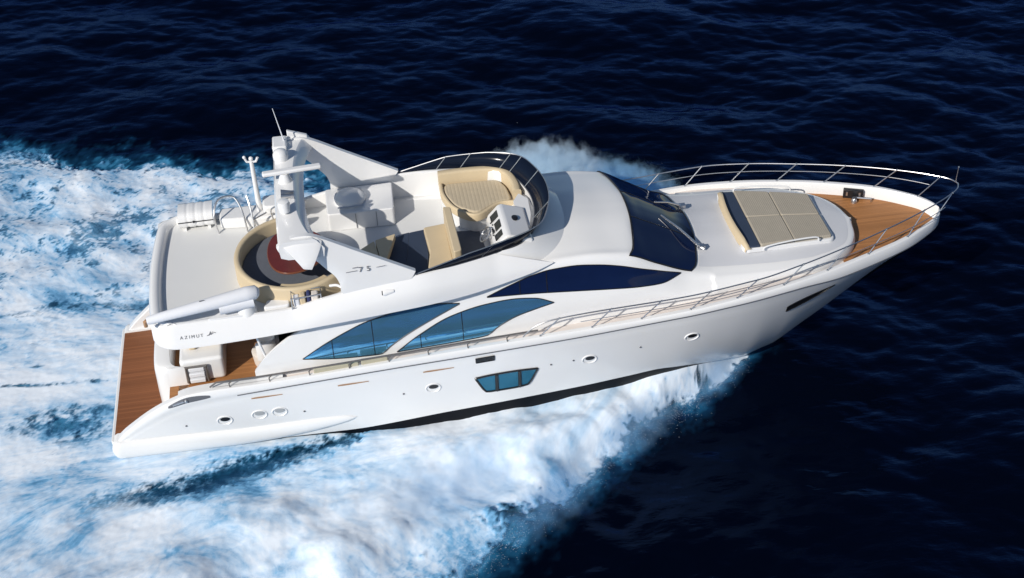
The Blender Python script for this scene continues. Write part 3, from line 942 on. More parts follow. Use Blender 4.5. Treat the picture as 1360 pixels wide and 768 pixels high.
# U-shaped lounge forward on the port side
b = (10.4, 1.3, FZ)
lounge = thing('lounge_sofa', 'large beige sofa with rounded backrest behind the smoked windscreen, port of helm', 'sofa', b)
lp = [(9.35, 2.02), (11.0, 1.90), (11.28, 1.45), (11.38, .75), (11.30, .42), (10.72, .52), (10.1, .10), (9.55, .55), (9.28, 1.3)]
padded('sofa_base', [(x + .0, y) for x, y in lp], FZ, 4.36, 'gel', lounge, b, .2, .03)
padded('seat', [(9.42, 1.80), (10.9, 1.72), (11.08, 1.3), (11.14, .62), (10.72, .64), (10.12, .20), (9.62, .62), (9.40, 1.25)], 4.36, 4.54, 'beige_q', lounge, b, .2, .05)
def back_strip(path, width, z0, z1, mat, parent, base, name='backrest'):
    P = spline([(p[0], p[1], 0) for p in path], 8)
    m = MB(); G = []
    for i, p in enumerate(P):
        t = (P[min(i + 1, len(P) - 1)] - P[max(i - 1, 0)]).normalized()
        nrm = Vector((-t.y, t.x, 0))
        a = p + nrm * width / 2; c = p - nrm * width / 2
        r = min(.06, width * .35)
        a2 = p + nrm * (width / 2 - r); c2 = p - nrm * (width / 2 - r)
        G.append([(a.x, a.y, z0), (a.x, a.y, z1 - r), (a.x * .7 + a2.x * .3, a.y * .7 + a2.y * .3, z1 - r * .3), (a2.x, a2.y, z1), (c2.x, c2.y, z1), (c.x * .7 + c2.x * .3, c.y * .7 + c2.y * .3, z1 - r * .3), (c.x, c.y, z1 - r), (c.x, c.y, z0)])
    m.grid(G, closed_v=True)
    m.add(G[0], [tuple(range(8))]); m.add(G[-1], [tuple(range(8))])
    return m.build(name, mat, parent, base, sharp=50)
back_strip([(9.30, 1.95), (10.1, 1.96), (10.85, 1.86), (11.14, 1.58), (11.27, 1.1), (11.28, .62)], .22, 4.36, 4.84, 'beige', lounge, b)
back_strip([(11.2, .55), (10.75, .56), (10.1, .14), (9.58, .58), (9.36, 1.25), (9.34, 1.8)], .10, 4.34, 4.56, 'beige', lounge, b, 'seat_edge')

# round aft lounge and mahogany table
ctr = (5.3, -.42)
b = (ctr[0], ctr[1], FZ)
ring = thing('round_sofa', 'round beige sofa with slate blue seats around the mahogany table', 'sofa', b)
def arc(r, a0, a1, n=20, sq=1.0):
    return [(ctr[0] + r * math.cos(rad(a)), ctr[1] + r * sq * math.sin(rad(a))) for a in np.linspace(a0, a1, n)]
back_strip(arc(1.50, 88, 312, 24, 1.08), .16, FZ, 4.50, 'beige', ring, b)
mb = MB()
o_, i_ = arc(1.42, 90, 308, 24, 1.08), arc(.45, 90, 308, 24, 1.08)
mb.prism(o_ + i_[::-1], FZ, 4.12)
mb.build('seat', 'slate', ring, b, bevel=.04)
mb = MB(); mb.prism(arc(1.44, 0, 345, 24), FZ + .002, FZ + .02); mb.build('footwell', 'slate', yacht)
mb = MB()
o_, i_ = arc(1.44, 248, 308, 12, 1.08), arc(1.10, 248, 308, 12, 1.08)
mb.prism(o_ + i_[::-1], 4.12, 4.30); mb.build('seat_cushion', 'beige', ring, b, bevel=.03)
b = (5.30, -.68, FZ)
tab = thing('mahogany_table', 'dark red mahogany egg-shaped table inside the round beige sofa', 'table', b)
tp = [(b[0] + .78 * math.cos(a) + .08 * math.cos(2 * a), b[1] + 1.0 * math.sin(a)) for a in np.linspace(0, 2 * math.pi, 41)[:-1]]
mb = MB(); mb.prism(tp, 4.63, 4.68); mb.build('table_rim', 'mahog_edge', tab, b, bevel=.015)
mb = MB(); mb.prism([(b[0] + (x - b[0]) * .975, b[1] + (y - b[1]) * .98) for x, y in tp], 4.66, 4.686); mb.build('tabletop', 'mahog', tab, b)
mb = MB(); mb.tube([(b[0], b[1], FZ), (b[0], b[1], 4.64)], .06, 12); mb.lathe([(.22, FZ), (.22, FZ + .03), (.08, FZ + .06)], (b[0], b[1], 0)); mb.build('table_leg', 'chrome', tab, b)

# steps/handrail moulding and the wire basket on the starboard side
mb = MB(); mb.prism(round_poly([(4.4, -2.28), (5.05, -2.28), (5.05, -2.02), (4.5, -1.95)], .08), FZ, 4.16)
mb.build('starboard_locker', 'gel', yacht, bevel=.05)
b = (5.45, -2.22, FZ + .02)
rack = thing('chrome_basket', 'chrome wire basket of folded towels on the deck beside the round sofa', 'basket', b)
mb = MB()
for z in (4.12, 4.42):
    mb.tube([(5.12, -2.42, z), (5.85, -2.36, z), (5.85, -2.06, z), (5.12, -2.10, z)], .018, 6, closed=True)
for x, y in ((5.12, -2.42), (5.85, -2.36), (5.85, -2.06), (5.12, -2.10)): mb.tube([(x, y, 3.97), (x, y, 4.44)], .018, 6)
mb.build('basket_frame', 'chrome', rack, b)
for k, (x, w, c, dz) in enumerate(((5.24, .16, 'canvas', .0), (5.40, .15, 'beige', .06), (5.55, .10, 'towel_blue', .09), (5.70, .18, 'cream', .05))):
    bb = (x, -2.24, 3.99)
    lab = ['white folded towel at the aft end of the chrome basket', 'beige folded towel between white and navy towels in the basket', 'navy folded towel in the chrome basket', 'cream folded towel at the forward end of the chrome basket'][k]
    t_ = MB(); t_.box(x - w / 2, x + w / 2, -2.35, -2.13, 3.99, 4.36 + dz)
    o = t_.build('folded_towel', c, None, bb, bevel=.04)
    o.matrix_world = ROOT_M @ Matrix.Translation(bb)
    o['label'] = lab; o['category'] = 'towel'; o['group'] = 'towels in the chrome basket'
mb = MB()
mb.tube(spline([(5.9, -2.40, 4.05), (6.25, -2.42, 4.22), (6.45, -2.36, 4.42), (6.30, -2.2, 4.5), (6.1, -2.1, 4.45)], 6), .035, 10)
mb.tube(spline([(6.0, -2.25, 4.0), (6.3, -2.25, 4.2), (6.45, -2.2, 4.35)], 6), .03, 8)
mb.build('stair_handrail', 'gel', yacht)

# tender crane with white canvas cover, laid along the starboard side
mb = MB()
mb.tube([(1.60, -2.55, 4.42), (1.66, -2.54, 4.42), (2.9, -2.40, 4.53), (4.05, -2.24, 4.62), (4.28, -2.21, 4.62), (4.36, -2.20, 4.60)], [.085, .11, .155, .19, .18, .10], 16)
mb.tube([(3.35, -2.36, 4.38), (4.2, -2.26, 4.42)], .17, 12)
crane = mb.build('tender_crane', 'canvas', yacht, sharp=60)
mb = MB(); mb.lathe([(.26, FZ), (.24, 4.15), (.17, 4.42), (.15, 4.5)], (4.0, -2.2, 0), 20); mb.build('crane_pedestal', 'gel', crane, sharp=60)
mb = MB(); mb.tube([(1.60, -2.55, 4.42), (1.56, -2.555, 4.40), (1.56, -2.555, 4.25)], .05, 8); mb.build('crane_hook', 'teak_trim', crane)
mb = MB(); mb.box(2.92, 3.25, -2.40, -2.37, 4.688, 4.70, rot=rad(7)); mb.build('cover_slot', 'rubber', crane)
mb = MB(); mb.prism(round_poly([(3.0, -2.42), (4.1, -2.42), (4.1, -2.0), (3.4, -2.12)], .1), FZ, 4.12); mb.build('crane_plinth', 'gel', yacht, bevel=.05)

# life raft canister
b = (2.7, 2.2, FZ)
raft = thing('life_raft', 'white ribbed life raft canister on the port aft corner of the upper deck', 'life raft', b)
mb = MB(); G = []
for x in np.linspace(2.22, 3.14, 30):
    rib = .012 if any(abs(x - q) < .03 for q in (2.45, 2.68, 2.91)) else 0
    row = []
    for k in range(24):
        a = 2 * math.pi * k / 24
        c_, s_ = math.cos(a), math.sin(a)
        row.append((x, 2.2 + (.36 - rib) * abs(c_) ** .6 * (1 if c_ > 0 else -1), 4.26 + (.25 - rib) * abs(s_) ** .6 * (1 if s_ > 0 else -1)))
    G.append(row)
mb.grid(G, closed_v=True); mb.add(G[0], [tuple(range(24))]); mb.add(G[-1], [tuple(range(24))])
mb.build('canister', 'gel', raft, b, sharp=50)
mb = MB(); mb.tube([(2.2, 1.835, 4.26), (3.16, 1.835, 4.26)], .014, 6); mb.ball((2.62, 1.82, 4.27), .035, n=8); mb.build('closing_strap', 'black', raft, b)
for x in (2.35, 3.0):
    mb = MB(); mb.box(x - .04, x + .04, 1.9, 2.5, FZ, 4.04); mb.build('cradle', 'gel', raft, b)

# cockpit cabinet, step ladder panel, cushions
mb = MB(); mb.prism(round_poly([(1.95, -1.56), (3.08, -1.54), (3.08, -.1), (1.95, -.1)], .12), 1.5, 2.22)
cab = mb.build('cockpit_cabinet', 'gel', yacht, bevel=.12, seg=5)
mb = MB(); mb.prism(round_poly([(1.98, -.80), (3.06, -.80), (3.06, -.08), (1.98, -.08)], .1), 2.18, 2.66); mb.build('sofa_back', 'gel', cab, bevel=.08, seg=4)
mb = MB()
mb.tube([(2.10, -1.62, 1.56), (2.10, -1.62, 2.06), (2.62, -1.62, 2.06), (2.62, -1.62, 1.56)], .04, 8)
mb.build('ladder_frame', 'darksteel', cab)
for k in range(3):
    mb = MB(); mb.box(2.16, 2.56, -1.70 + .03 * k, -1.52, 1.58 + .16 * k, 1.70 + .16 * k); mb.build('ladder_tread', 'canvas', cab, bevel=.02)
b = (2.6, -.92, 2.2)
cush = thing('bolster_cushion', 'long cream bolster cushion lying on the white cockpit cabinet under the overhang', 'cushion', b)
mb = MB(); mb.tube([(2.12, -.92, 2.33), (2.16, -.92, 2.33), (3.0, -.92, 2.33), (3.04, -.92, 2.33)], [.08, .12, .12, .08], 14)
mb.build('bolster', 'beige', cush, b)
mb = MB(); mb.box(2.2, 2.4, -1.14, -1.0, 2.22, 2.42); mb.build('pillow', 'beige', cush, b, bevel=.06)
b = (4.15, -1.15, 1.5)
chair = thing('cockpit_chair', 'white rounded armchair in the cockpit in front of the saloon door', 'chair', b)
mb = MB(); mb.lathe([(.30, 1.5), (.33, 1.6), (.36, 1.95), (.30, 1.98)], (4.15, -1.15, 0), 24); mb.build('seat', 'cream', chair, b, sharp=50)
m2 = back_strip([(4.15 + .36 * math.cos(rad(a)), -1.15 + .36 * math.sin(rad(a))) for a in np.linspace(-120, 120, 12)], .10, 1.9, 2.45, 'gel', chair, b)
mb = MB(); mb.tube([(4.25, -2.25, 2.5), (4.15, -2.25, 3.0), (4.05, -2.25, 3.6)], .035, 10); mb.build('overhang_post', 'gel', yacht)
# mooring fairlead on the quarter
def hull_patch(name, top, bot, mat, s, off=.012, frame=None, mull=(), mull_r=.011):
    return side_panel(name, top, bot, mat, hull, hull_y, s, n=24, m=4, off=off, frame=frame, mull=mull, mull_r=mull_r)
for s in (-1, 1):
    mb = MB(); G = []
    for x in np.linspace(1.62, 2.72, 16):
        zc = float(cap_z(x)) - .10 - .05 * (x - 1.6)
        h = .085 * math.sqrt(max(0.02, math.sin(math.pi * (x - 1.58) / 1.18)))
        y0 = float(cap_y(x)) + .012
        G.append([(x, s * (y0 - .015), zc + h), (x, s * (y0 + .012), zc), (x, s * (y0 + .015), zc - h)])
    mb.grid(G); fo = mb.build('mooring_fairlead', 'rubber', yacht)
    mb = MB(); mb.tube([(1.75, s * 2.64, 1.72), (2.05, s * 2.68, 1.83)], .03, 8); mb.ball((2.1, s * 2.68, 1.83), .05, n=10); mb.build('fairlead_roller', 'chrome', fo)

# ------------------------------------------------------------------ hull openings
for s in (-1, 1):
    hull_patch('hull_window', [(9.50, 1.40), (9.9, 1.45), (10.6, 1.48), (11.14, 1.46)], [(9.50, 1.37), (9.80, .84), (10.4, .85), (10.86, .90), (11.14, 1.43)], 'hull_glass', s, frame=.03, mull=(10.05, 10.66), mull_r=.05)
    hull_patch('bow_window', [(18.02, 1.98), (18.3, 2.10), (18.8, 2.24), (19.35, 2.36)], [(18.02, 1.72), (18.5, 1.86), (19.0, 2.08), (19.35, 2.33)], 'black', s, frame=.012)
    for x0, z0 in ((8.16, 1.85), (5.95, 1.75), (3.73, 1.66)):
        hull_patch('vent_slot', [(x0, z0 + .035), (x0 + .1, z0 + .05), (x0 + .8, z0 + .06)], [(x0, z0 + .0), (x0 + .1, z0 + .0), (x0 + .8, z0 + .035)], 'teak_trim', s)
    hull_patch('engine_vent', [(9.54, 2.10), (10.02, 2.13)], [(9.54, 1.95), (10.02, 1.98)], 'black', s, frame=.015, mull=(9.66, 9.72, 9.84, 9.92))
    for x, z, dark in ((2.95, 1.0, 1), (3.85, 1.07, 0), (4.37, 1.09, 0), (8.38, 1.26, 1), (12.53, 1.50, 1), (15.30, 1.72, 1)):
        c = Vector((x, s * hull_y(x, z), z))
        tx = Vector((.2, s * (hull_y(x + .1, z) - hull_y(x - .1, z)), 0)).normalized()
        tz = Vector((0, s * (hull_y(x, z + .08) - hull_y(x, z - .08)), .16)).normalized()
        nn = Vector((0, s, 0))
        mb = MB()
        loop = [c + tx * .19 * math.cos(a) + tz * .15 * math.sin(a) + nn * .004 for a in np.linspace(0, 2 * math.pi, 29)[:-1]]
        mb.tube(loop, .019, 8, closed=True)
        po = mb.build('porthole', 'gel', hull)
        mb = MB()
        cc = c + tz * .045 + tx * .01
        mb.add([cc + tx * .125 * math.cos(a) + tz * .075 * math.sin(a) + nn * .014 for a in np.linspace(0, 2 * math.pi, 25)[:-1]], [tuple(range(24))])
        mb.build('pane', 'black' if dark else 'lens_grey', po)
    for x, z in ((1.95, .95), (5.0, 1.0), (7.6, 1.18), (11.5, 1.52), (12.1, 1.55), (13.9, 1.66), (5.2, .28)):
        mb = MB(); mb.ball((x, s * (hull_y(x, z) + .01), z), .03, .02, .025, n=8); mb.build('drain_outlet', 'rubber', hull)

# ------------------------------------------------------------------ bow rail and side rails
rt_y = C1([(10.8, 2.76), (11.4, 2.80), (12.2, 2.84), (15.1, 2.88), (16.9, 2.80), (18.2, 2.52), (19.4, 2.14), (20.7, 1.66), (21.95, 1.10), (23.05, .47), (23.36, .2), (23.45, 0.0)])
rt_z = C1([(10.8, 2.55), (11.05, 2.80), (11.5, 3.0), (12.2, 3.10), (15.1, 3.26), (16.9, 3.43), (18.2, 3.52), (19.4, 3.58), (20.7, 3.64), (21.95, 3.68), (23.45, 3.70)])
xr = np.concatenate([np.linspace(10.8, 22.8, 90), 22.8 + .65 * np.sin(np.linspace(.05, math.pi / 2, 14))])
mb = MB()
port = [(x, float(rt_y(x)), float(rt_z(x))) for x in xr]
mb.tube(port + mirror_y(port[::-1][1:]), .018, 8)
rail = mb.build('bow_rail', 'chrome', yacht)
bases = [11.25, 12.6, 13.9, 15.2, 16.45, 17.75, 19.03, 20.3, 21.59, 22.62]
def mid_pt(x, s):
    xb = x - .25
    return (x, s * (float(rt_y(x)) * .5 + (float(cap_y(min(xb, 22.9))) - .07) * .5 + .01), float(rt_z(x)) * .52 + float(cap_z(min(xb, 23))) * .48)
for s in (-1, 1):
    for xb in bases:
        mb = MB()
        xt = xb + .5
        p0 = (xb, s * (float(cap_y(xb)) - .07), float(cap_z(xb)))
        p1 = (xt, s * float(rt_y(xt)), float(rt_z(xt)))
        mb.tube([p0, p1], .016, 8); mb.ball(p0, .035, n=8); mb.ball(p1, .03, n=8)
        mb.build('stanchion', 'chrome', rail)
    mb = MB(); mb.tube([mid_pt(x, s) for x in np.linspace(12.3, 22.9, 60)], .010, 6); mb.build('mid_rail', 'chrome', rail)
mb = MB(); mb.tube([(23.40, .05, 3.70), (23.42, .05, 4.18)], .012, 6); mb.ball((23.42, .05, 4.2), .025, n=8); mb.build('jackstaff', 'chrome', rail)
for s in (-1, 1):
    mb = MB()
    mb.tube([(x, s * (float(cap_y(x)) - .10), float(cap_z(x)) + (.17 if x > 2.9 else .05)) for x in np.linspace(2.75, 11.2, 50)], .024, 8)
    lr = mb.build('side_rail', 'darksteel', yacht)
    for x in np.arange(3.3, 11.0, 1.02):
        mb = MB(); mb.tube([(x - .05, s * (float(cap_y(x)) - .06), float(cap_z(x))), (x - .06, s * (float(cap_y(x)) - .07), float(cap_z(x)) + .1), (x + .02, s * (float(cap_y(x)) - .10), float(cap_z(x)) + .16)], .018, 6)
        mb.build('rail_bracket', 'darksteel', lr)
# khaki rolled covers lashed to the starboard rail
for k, (xa, xb) in enumerate(((5.40, 6.55), (6.62, 7.30))):
    b = ((xa + xb) / 2, -2.66, 2.2)
    mb = MB(); mb.box(xa, xb, -2.68, -2.60, float(cap_z(xa)) - .02, float(cap_z(xa)) + .15)
    o = mb.build('canvas_screen', 'khaki', None, b, bevel=.02)
    o.matrix_world = ROOT_M @ Matrix.Translation(b)
    o['label'] = ['long khaki canvas screen lashed under the starboard side rail', 'short khaki canvas screen lashed under the starboard side rail, forward of the long one'][k]
    o['category'] = 'canvas screen'; o['group'] = 'khaki screens on the side rail'

# ------------------------------------------------------------------ foredeck: sunpad, windlass pocket
b = (18.2, 0, 3.3)
sp_ = thing('foredeck_sunpad', 'large taupe quilted sunpad with navy strip and curved headrest on the foredeck', 'sunpad', b)
top = lambda x, y: roof_z(x, y)
def pad(name, poly, h0, h1, mat, bev=.03, r=.12):
    m = MB(); P = round_poly(poly, r)
    m.prism(P, lambda x, y: top(min(x, 19.9), 0) - .10, lambda x, y: top(min(x, 19.9), 0) + h1)
    return m.build(name, mat, sp_, b, bevel=bev, seg=4)
pad('pad_base', [(16.98, -1.42), (16.98, 1.42), (19.62, 1.12), (19.62, -1.12)], 0, .05, 'gel', .03, .2)
for x0, x1, w0, w1 in ((17.46, 18.43, 1.34, 1.20), (18.438, 19.54, 1.20, 1.04)):
    for s in (-1, 1):
        pad('sunpad_cushion', [(x0, s * .004), (x0, s * w0), (x1, s * w1), (x1, s * .004)][::s], 0, .13, 'pad', .03, .07)
pad('navy_strip', [(17.06, -1.36), (17.06, 1.36), (17.46, 1.34), (17.46, -1.34)], 0, .09, 'navy', .02, .04)
mb = MB(); G = []
for y in np.linspace(-1.42, 1.42, 25):
    x = 16.98 + .14 * (y / 1.42) ** 2
    z = top(17.1, 0) - .05
    e = math.sqrt(max(0, 1 - (abs(y) / 1.45) ** 6))
    G.append([(x - .09, y, z), (x - .08, y, z + .22 * e), (x - .03, y, z + .27 * e), (x + .03, y, z + .26 * e), (x + .08, y, z + .10)])
mb.grid(G); mb.build('headrest', 'beige', sp_, b, sharp=60)
for s in (-1, 1):
    mb = MB(); mb.tube(spline([(17.5, s * 1.44, 3.34), (17.6, s * 1.45, 3.46), (18.3, s * 1.36, 3.48), (19.0, s * 1.26, 3.42), (19.1, s * 1.24, 3.28)], 6), .022, 8)
    mb.build('pad_rail', 'gel', yacht)
# recess / deck line ahead of the coachroof
b = (21.0, 1.5, 2.8)
mb = MB(); mb.box(20.74, 21.30, 1.30, 1.42, 2.70, 2.98, rot=rad(-22))
cleat = mb.build('mooring_locker', 'black', yacht, bevel=.015)
mb = MB(); mb.box(20.82, 20.87, 1.34, 1.44, 2.80, 2.92, rot=rad(-22)); mb.box(21.15, 21.20, 1.22, 1.31, 2.80, 2.92, rot=rad(-22)); mb.tube([(21.0, 1.22, 2.70), (21.0, 1.22, 2.80), (21.45, 1.05, 2.80), (21.45, 1.05, 2.70)], .03, 8)
mb.lathe([(.09, 2.66), (.09, 2.76), (.05, 2.82), (.07, 2.84)], (20.98, 1.14, 0), 14)
mb.build('mooring_cleat', 'chrome', cleat)

# lettering
def text_obj(body, name, pts, size, parent, mat='letter', s=-1):
    cu = bpy.data.curves.new(name, 'FONT')
    cu.body = body; cu.size = size; cu.extrude = .003
    cu.align_x = 'LEFT'; cu.space_character = 1.6
    cu.materials.append(M[mat])
    tmp = bpy.data.objects.new(name, cu)
    COL.objects.link(tmp)
    bpy.context.view_layer.update()
    me = bpy.data.meshes.new_from_object(tmp.evaluated_get(bpy.context.evaluated_depsgraph_get()))
    bpy.data.objects.remove(tmp)
    o = bpy.data.objects.new(name, me)
    COL.objects.link(o); o.parent = parent
    o.matrix_local = pts
    return o
def side_frame(origin, xdir, updir):
    x = Vector(xdir).normalized(); u = Vector(updir).normalized(); n = x.cross(u).normalized(); u = n.cross(x)
    return Matrix.Translation(origin) @ Matrix((x, u, n)).transposed().to_4x4()


def fly_frame(x, t, s=-1):
    a = Vector(side_point(x, t)); b = Vector(side_point(x + .05, t)); c = Vector(side_point(x, t + .05))
    for q in (a, b, c): q.y *= s
    f = side_frame(a, b - a, c - a)
    return f @ Matrix.Translation((0, 0, .006))
for k, (ch, dx) in enumerate(zip('AZIMUT', (0, .11, .22, .275, .395, .50))):
    text_obj(ch, 'lettering', fly_frame(2.30 + dx, .40), .115, fly)
mb = MB()
P0 = fly_frame(2.96, .42) @ Matrix.Scale(.8, 4)
mb.tube([P0 @ Vector(v) for v in ((0, .0, 0), (.08, .03, 0), (.20, .05, 0))], .008, 5); mb.build('emblem', 'letter', fly); mb = MB(); mb.tube([P0 @ Vector(v) for v in ((.06, .0, 0), (.12, .12, 0), (.11, .02, 0))], .008, 5); mb.build('emblem', 'letter', fly); mb = MB(); mb.tube([P0 @ Vector(v) for v in ((.13, .02, 0), (.17, .10, 0), (.28, .06, 0))], .008, 5)
mb.build('emblem', 'letter', fly)
pf = side_frame((6.86, -2.478, 5.02), (1, 0, .02), (0, .03, 1))
text_obj('7', 'lettering', pf, .21, arch)
text_obj('5', 'lettering', pf @ Matrix.Translation((.19, 0, 0)), .21, arch)
mb = MB(); mb.tube([(6.55, -2.475, 5.05), (6.82, -2.475, 5.07)], .008, 5); mb.build('emblem_bar', 'letter', arch); mb = MB(); mb.tube([(7.30, -2.475, 5.10), (7.52, -2.472, 5.12)], .006, 5); mb.build('emblem_bar', 'letter', arch); mb = MB(); mb.tube([(6.72, -2.475, 5.16), (6.86, -2.475, 5.17)], .010, 5)
mb.build('emblem_bar', 'letter', arch)
for s in (-1, 1):
    mb = MB(); mb.tube([(7.38, s * 2.56, 4.36), (7.42, s * 2.56, 4.36), (7.66, s * 2.55, 4.38)], [.075, .085, .05], 14)
    nl = mb.build('navigation_light', 'gel', yacht)
    mb = MB(); mb.tube([(7.355, s * 2.56, 4.36), (7.382, s * 2.56, 4.36)], .06, 12); mb.build('lens', 'black', nl)
# ------------------------------------------------------------------ sea
def smooth(a, b, x):
    t = np.clip((x - a) / (b - a), 0, 1)
    return t * t * (3 - 2 * t)

def fft_noise(n, beta, seed, ax=1.0, ay=1.0, kmin=1):
    """periodic fractal noise, n x n, unit variance; ax/ay stretch the pattern."""
    r = np.random.default_rng(seed)
    kx = np.fft.fftfreq(n) * n; ky = np.fft.fftfreq(n) * n
    KX, KY = np.meshgrid(kx * ax, ky * ay, indexing='ij')
    k = np.sqrt(KX ** 2 + KY ** 2); k[0, 0] = 1e9
    amp = k ** (-beta / 2) * (k >= kmin) * np.exp(-(k / (n * .42)) ** 4)
    f = np.fft.ifft2(np.fft.fft2(r.standard_normal((n, n))) * amp).real
    return f / f.std()

def sample(tile, size, X, Y):
    n = tile.shape[0]
    u = (X / size * n) % n; v = (Y / size * n) % n
    i = np.floor(u).astype(int); j = np.floor(v).astype(int)
    fu, fv = u - i, v - j
    i %= n; j %= n
    i2, j2 = (i + 1) % n, (j + 1) % n
    return (tile[i, j] * (1 - fu) * (1 - fv) + tile[i2, j] * fu * (1 - fv) + tile[i, j2] * (1 - fu) * fv + tile[i2, j2] * fu * fv)

def ocean_tiles(n, size, wind, V, seed, choppy):
    r = np.random.default_rng(seed)
    k1 = np.fft.fftfreq(n, d=size / n) * 2 * math.pi
    KX, KY = np.meshgrid(k1, k1, indexing='ij')
    k = np.sqrt(KX ** 2 + KY ** 2); k[0, 0] = 1e-6
    wx, wy = wind
    cosf = (KX * wx + KY * wy) / k
    Lw = V * V / 9.81
    P = np.exp(-1 / (k * Lw) ** 2) / k ** 3.75 * (0.12 + 0.88 * np.abs(cosf) ** 3) * np.exp(-(k * .045) ** 2)
    P[0, 0] = 0
    h = np.fft.fft2(r.standard_normal((n, n))) * np.sqrt(P)
    z = np.fft.ifft2(h).real
    sc = 1 / z.std()
    dx = np.fft.ifft2(-1j * KX / k * h).real * sc * choppy
    dy = np.fft.ifft2(-1j * KY / k * h).real * sc * choppy
    return z * sc, dx, dy

SEA = 64.0
OZ, ODX, ODY = ocean_tiles(640, SEA, Vector((.16, 1)).normalized()[:], 4.4, 5, 0.8)
AMP = 0.105

# outlines of the foam on either side (half breadth against station, still-water frame)
star_e = C1([(-40, 32), (-10, 17.5), (0, 12.8), (5, 10.0), (8.14, 8.0), (9.75, 6.95), (11.07, 5.85), (12.29, 4.70), (13.85, 3.45), (16.07, 2.05), (17.3, 1.0), (18.0, .30)])
port_e = C1([(-40, 20), (-14, 15.6), (-5, 14.3), (-2.4, 13.8), (.2, 12.8), (3.24, 11.5), (8, 9.4), (11, 8.3), (13, 7.5), (15, 6.4), (16.5, 4.6), (17.4, 2.6), (18.0, .30)])
hull_w = C1([(-40, 2.4), (0, 2.45), (6, 2.55), (12, 2.4), (14.5, 2.05), (16.5, 1.2), (18.0, .2)])
spray_h = C1([(-40, 0), (0, .0), (6.2, .05), (9.2, .25), (11, .42), (13, .66), (14.6, .98), (15.8, .85), (16.8, .55), (17.5, .25), (18.0, 0)])
NA = fft_noise(512, 2.6, 21)              # cloudy
NB = fft_noise(512, 1.7, 22)              # finer
NS = fft_noise(512, 2.4, 23, ax=4.0)      # streaks along x
NC = fft_noise(512, 2.2, 24, kmin=6)
NL = fft_noise(512, 5.4, 25, kmin=3)       # soft billows

def sample_blur(A):
    """3-tap smoothing of a field on its grid, a few passes."""
    for q in (1, 2, 4, 6, 6, 6):
        A = (np.roll(A, q, 0) + A * 2 + np.roll(A, -q, 0)) / 4
        A = (np.roll(A, q, 1) + A * 2 + np.roll(A, -q, 1)) / 4
    return A

def foam_fields(X, Y):
    n1 = sample(NA, 13.0, X, Y); n2 = sample(NB, 9.0, X, Y); n3 = sample(NS, 24.0, X, Y); n4 = sample(NC, 11.0, X + 3, Y)
    A = np.abs(Y)
    E = np.where(Y < 0, star_e(np.clip(X, -40, 18)), port_e(np.clip(X, -40, 18)))
    HW = hull_w(np.clip(X, -40, 18))
    d = E - A
    wid = np.minimum(np.clip(.28 + .085 * (18 - X), .15, 2.2), np.where(Y > 0, 1.05, 2.2))
    edge = d + wid * (.44 * n1 + .12 * n2)
    F = smooth(-.15, 1.0, edge / wid) * (X < 17.98)
    t = np.clip((A - HW) / np.maximum(E - HW, .05), 0, 1)
    core = smooth(0, 1, edge / (wid * 2.4))
    # open marbling: blue water shows through away from the bow wave
    aft = smooth(9, -2, X)
    cell = 0.55 * n1 + .55 * n2 + .35 * n4
    port_m = (Y > 0) * smooth(3.0, 5.5, A) * smooth(11, 4, X)
    star_m = (Y < 0) * smooth(.50, .85, t) * smooth(13, 7, X) * .75
    mid_m = smooth(.5, -1.5, X) * smooth(6, 2.5, A) * .50
    thin = np.clip(port_m * .55 + star_m * .40 + mid_m * .55, 0, 1)
    streak = smooth(.7, 1.6, n3) * smooth(.6, -1.0, X) * smooth(6.0, 3.0, A)
    cover = F * (1 - thin * smooth(-.15, 1.05, cell + .25 * n3)) * (1 - .65 * streak)
    # smooth dark slick under the stern quarter
    cx_ = np.array([-4, 0, 1.5, 2.5, 3.5, 4.75, 5.9, 6.6]); cy_ = np.array([4.9, 4.15, 3.9, 3.7, 3.42, 3.0, 2.62, 2.5])
    yc = np.interp(X, cx_, cy_)
    sl_w = np.interp(X, [-2, 0, 2, 4, 6, 6.6], [.30, .50, .60, .52, .32, .1])
    slick = np.exp(-((A - yc + .12 * n2) / sl_w) ** 2) * smooth(-2.2, 1.8, X) * smooth(6.8, 6.2, X)
    cover = cover * (1 - np.clip(.80 + .12 * n2 + .08 * n4, .45, 1) * slick)
    dark = np.exp(-((Y + .9 + .10 * (X + 1)) / .75) ** 2 - ((X + 1.6) / 1.7) ** 2) + .9 * np.exp(-((Y - .75 - .02 * X * X) / .10) ** 2) * smooth(.3, -.3, X) * smooth(-6, -2.5, X)
    cover = cover * (1 - np.clip(dark * (.62 + .22 * n4 + .18 * n2), 0, .85))
    nl = sample(NL, 12.0, X, Y); nr = sample(NL, 5.0, X + 2, Y + 1)
    sh = spray_h(np.clip(X, -40, 18)) * (1 + .12 * nl)
    Fh = smooth(-.1, 1.2, d / wid + .35 * nl) * (X < 17.98)
    ch = smooth(0, 1, (d / wid + .35 * nl) / 2.4)
    lump = np.clip(.62 + .32 * nl + .03 * nr, 0, 1.6)
    H = sh * (1 - t) ** 1.25 * Fh
    H += Fh * (.07 + .36 * ch * smooth(17.5, 13.5, X) * (.12 + .88 * smooth(.05, .5, t) * smooth(1.02, .7, t))) * lump * (1 - .85 * slick) * (1 - .55 * smooth(5, -1, X))
    H += (.004 * n2 + .004 * n4) * F
    cover = cover * (1 - .08 * smooth(5, -1, X))
    H *= .12 + .88 * smooth(.10, .75, sample_blur(cover))
    aer = np.clip(F * 1.0 + smooth(np.where(Y < 0, -1.7, -1.0), .5, edge / wid) * .72, 0, 1) * (1 - .62 * slick) * smooth(18.7, 17.6, X)
    return cover, H, aer, F, t

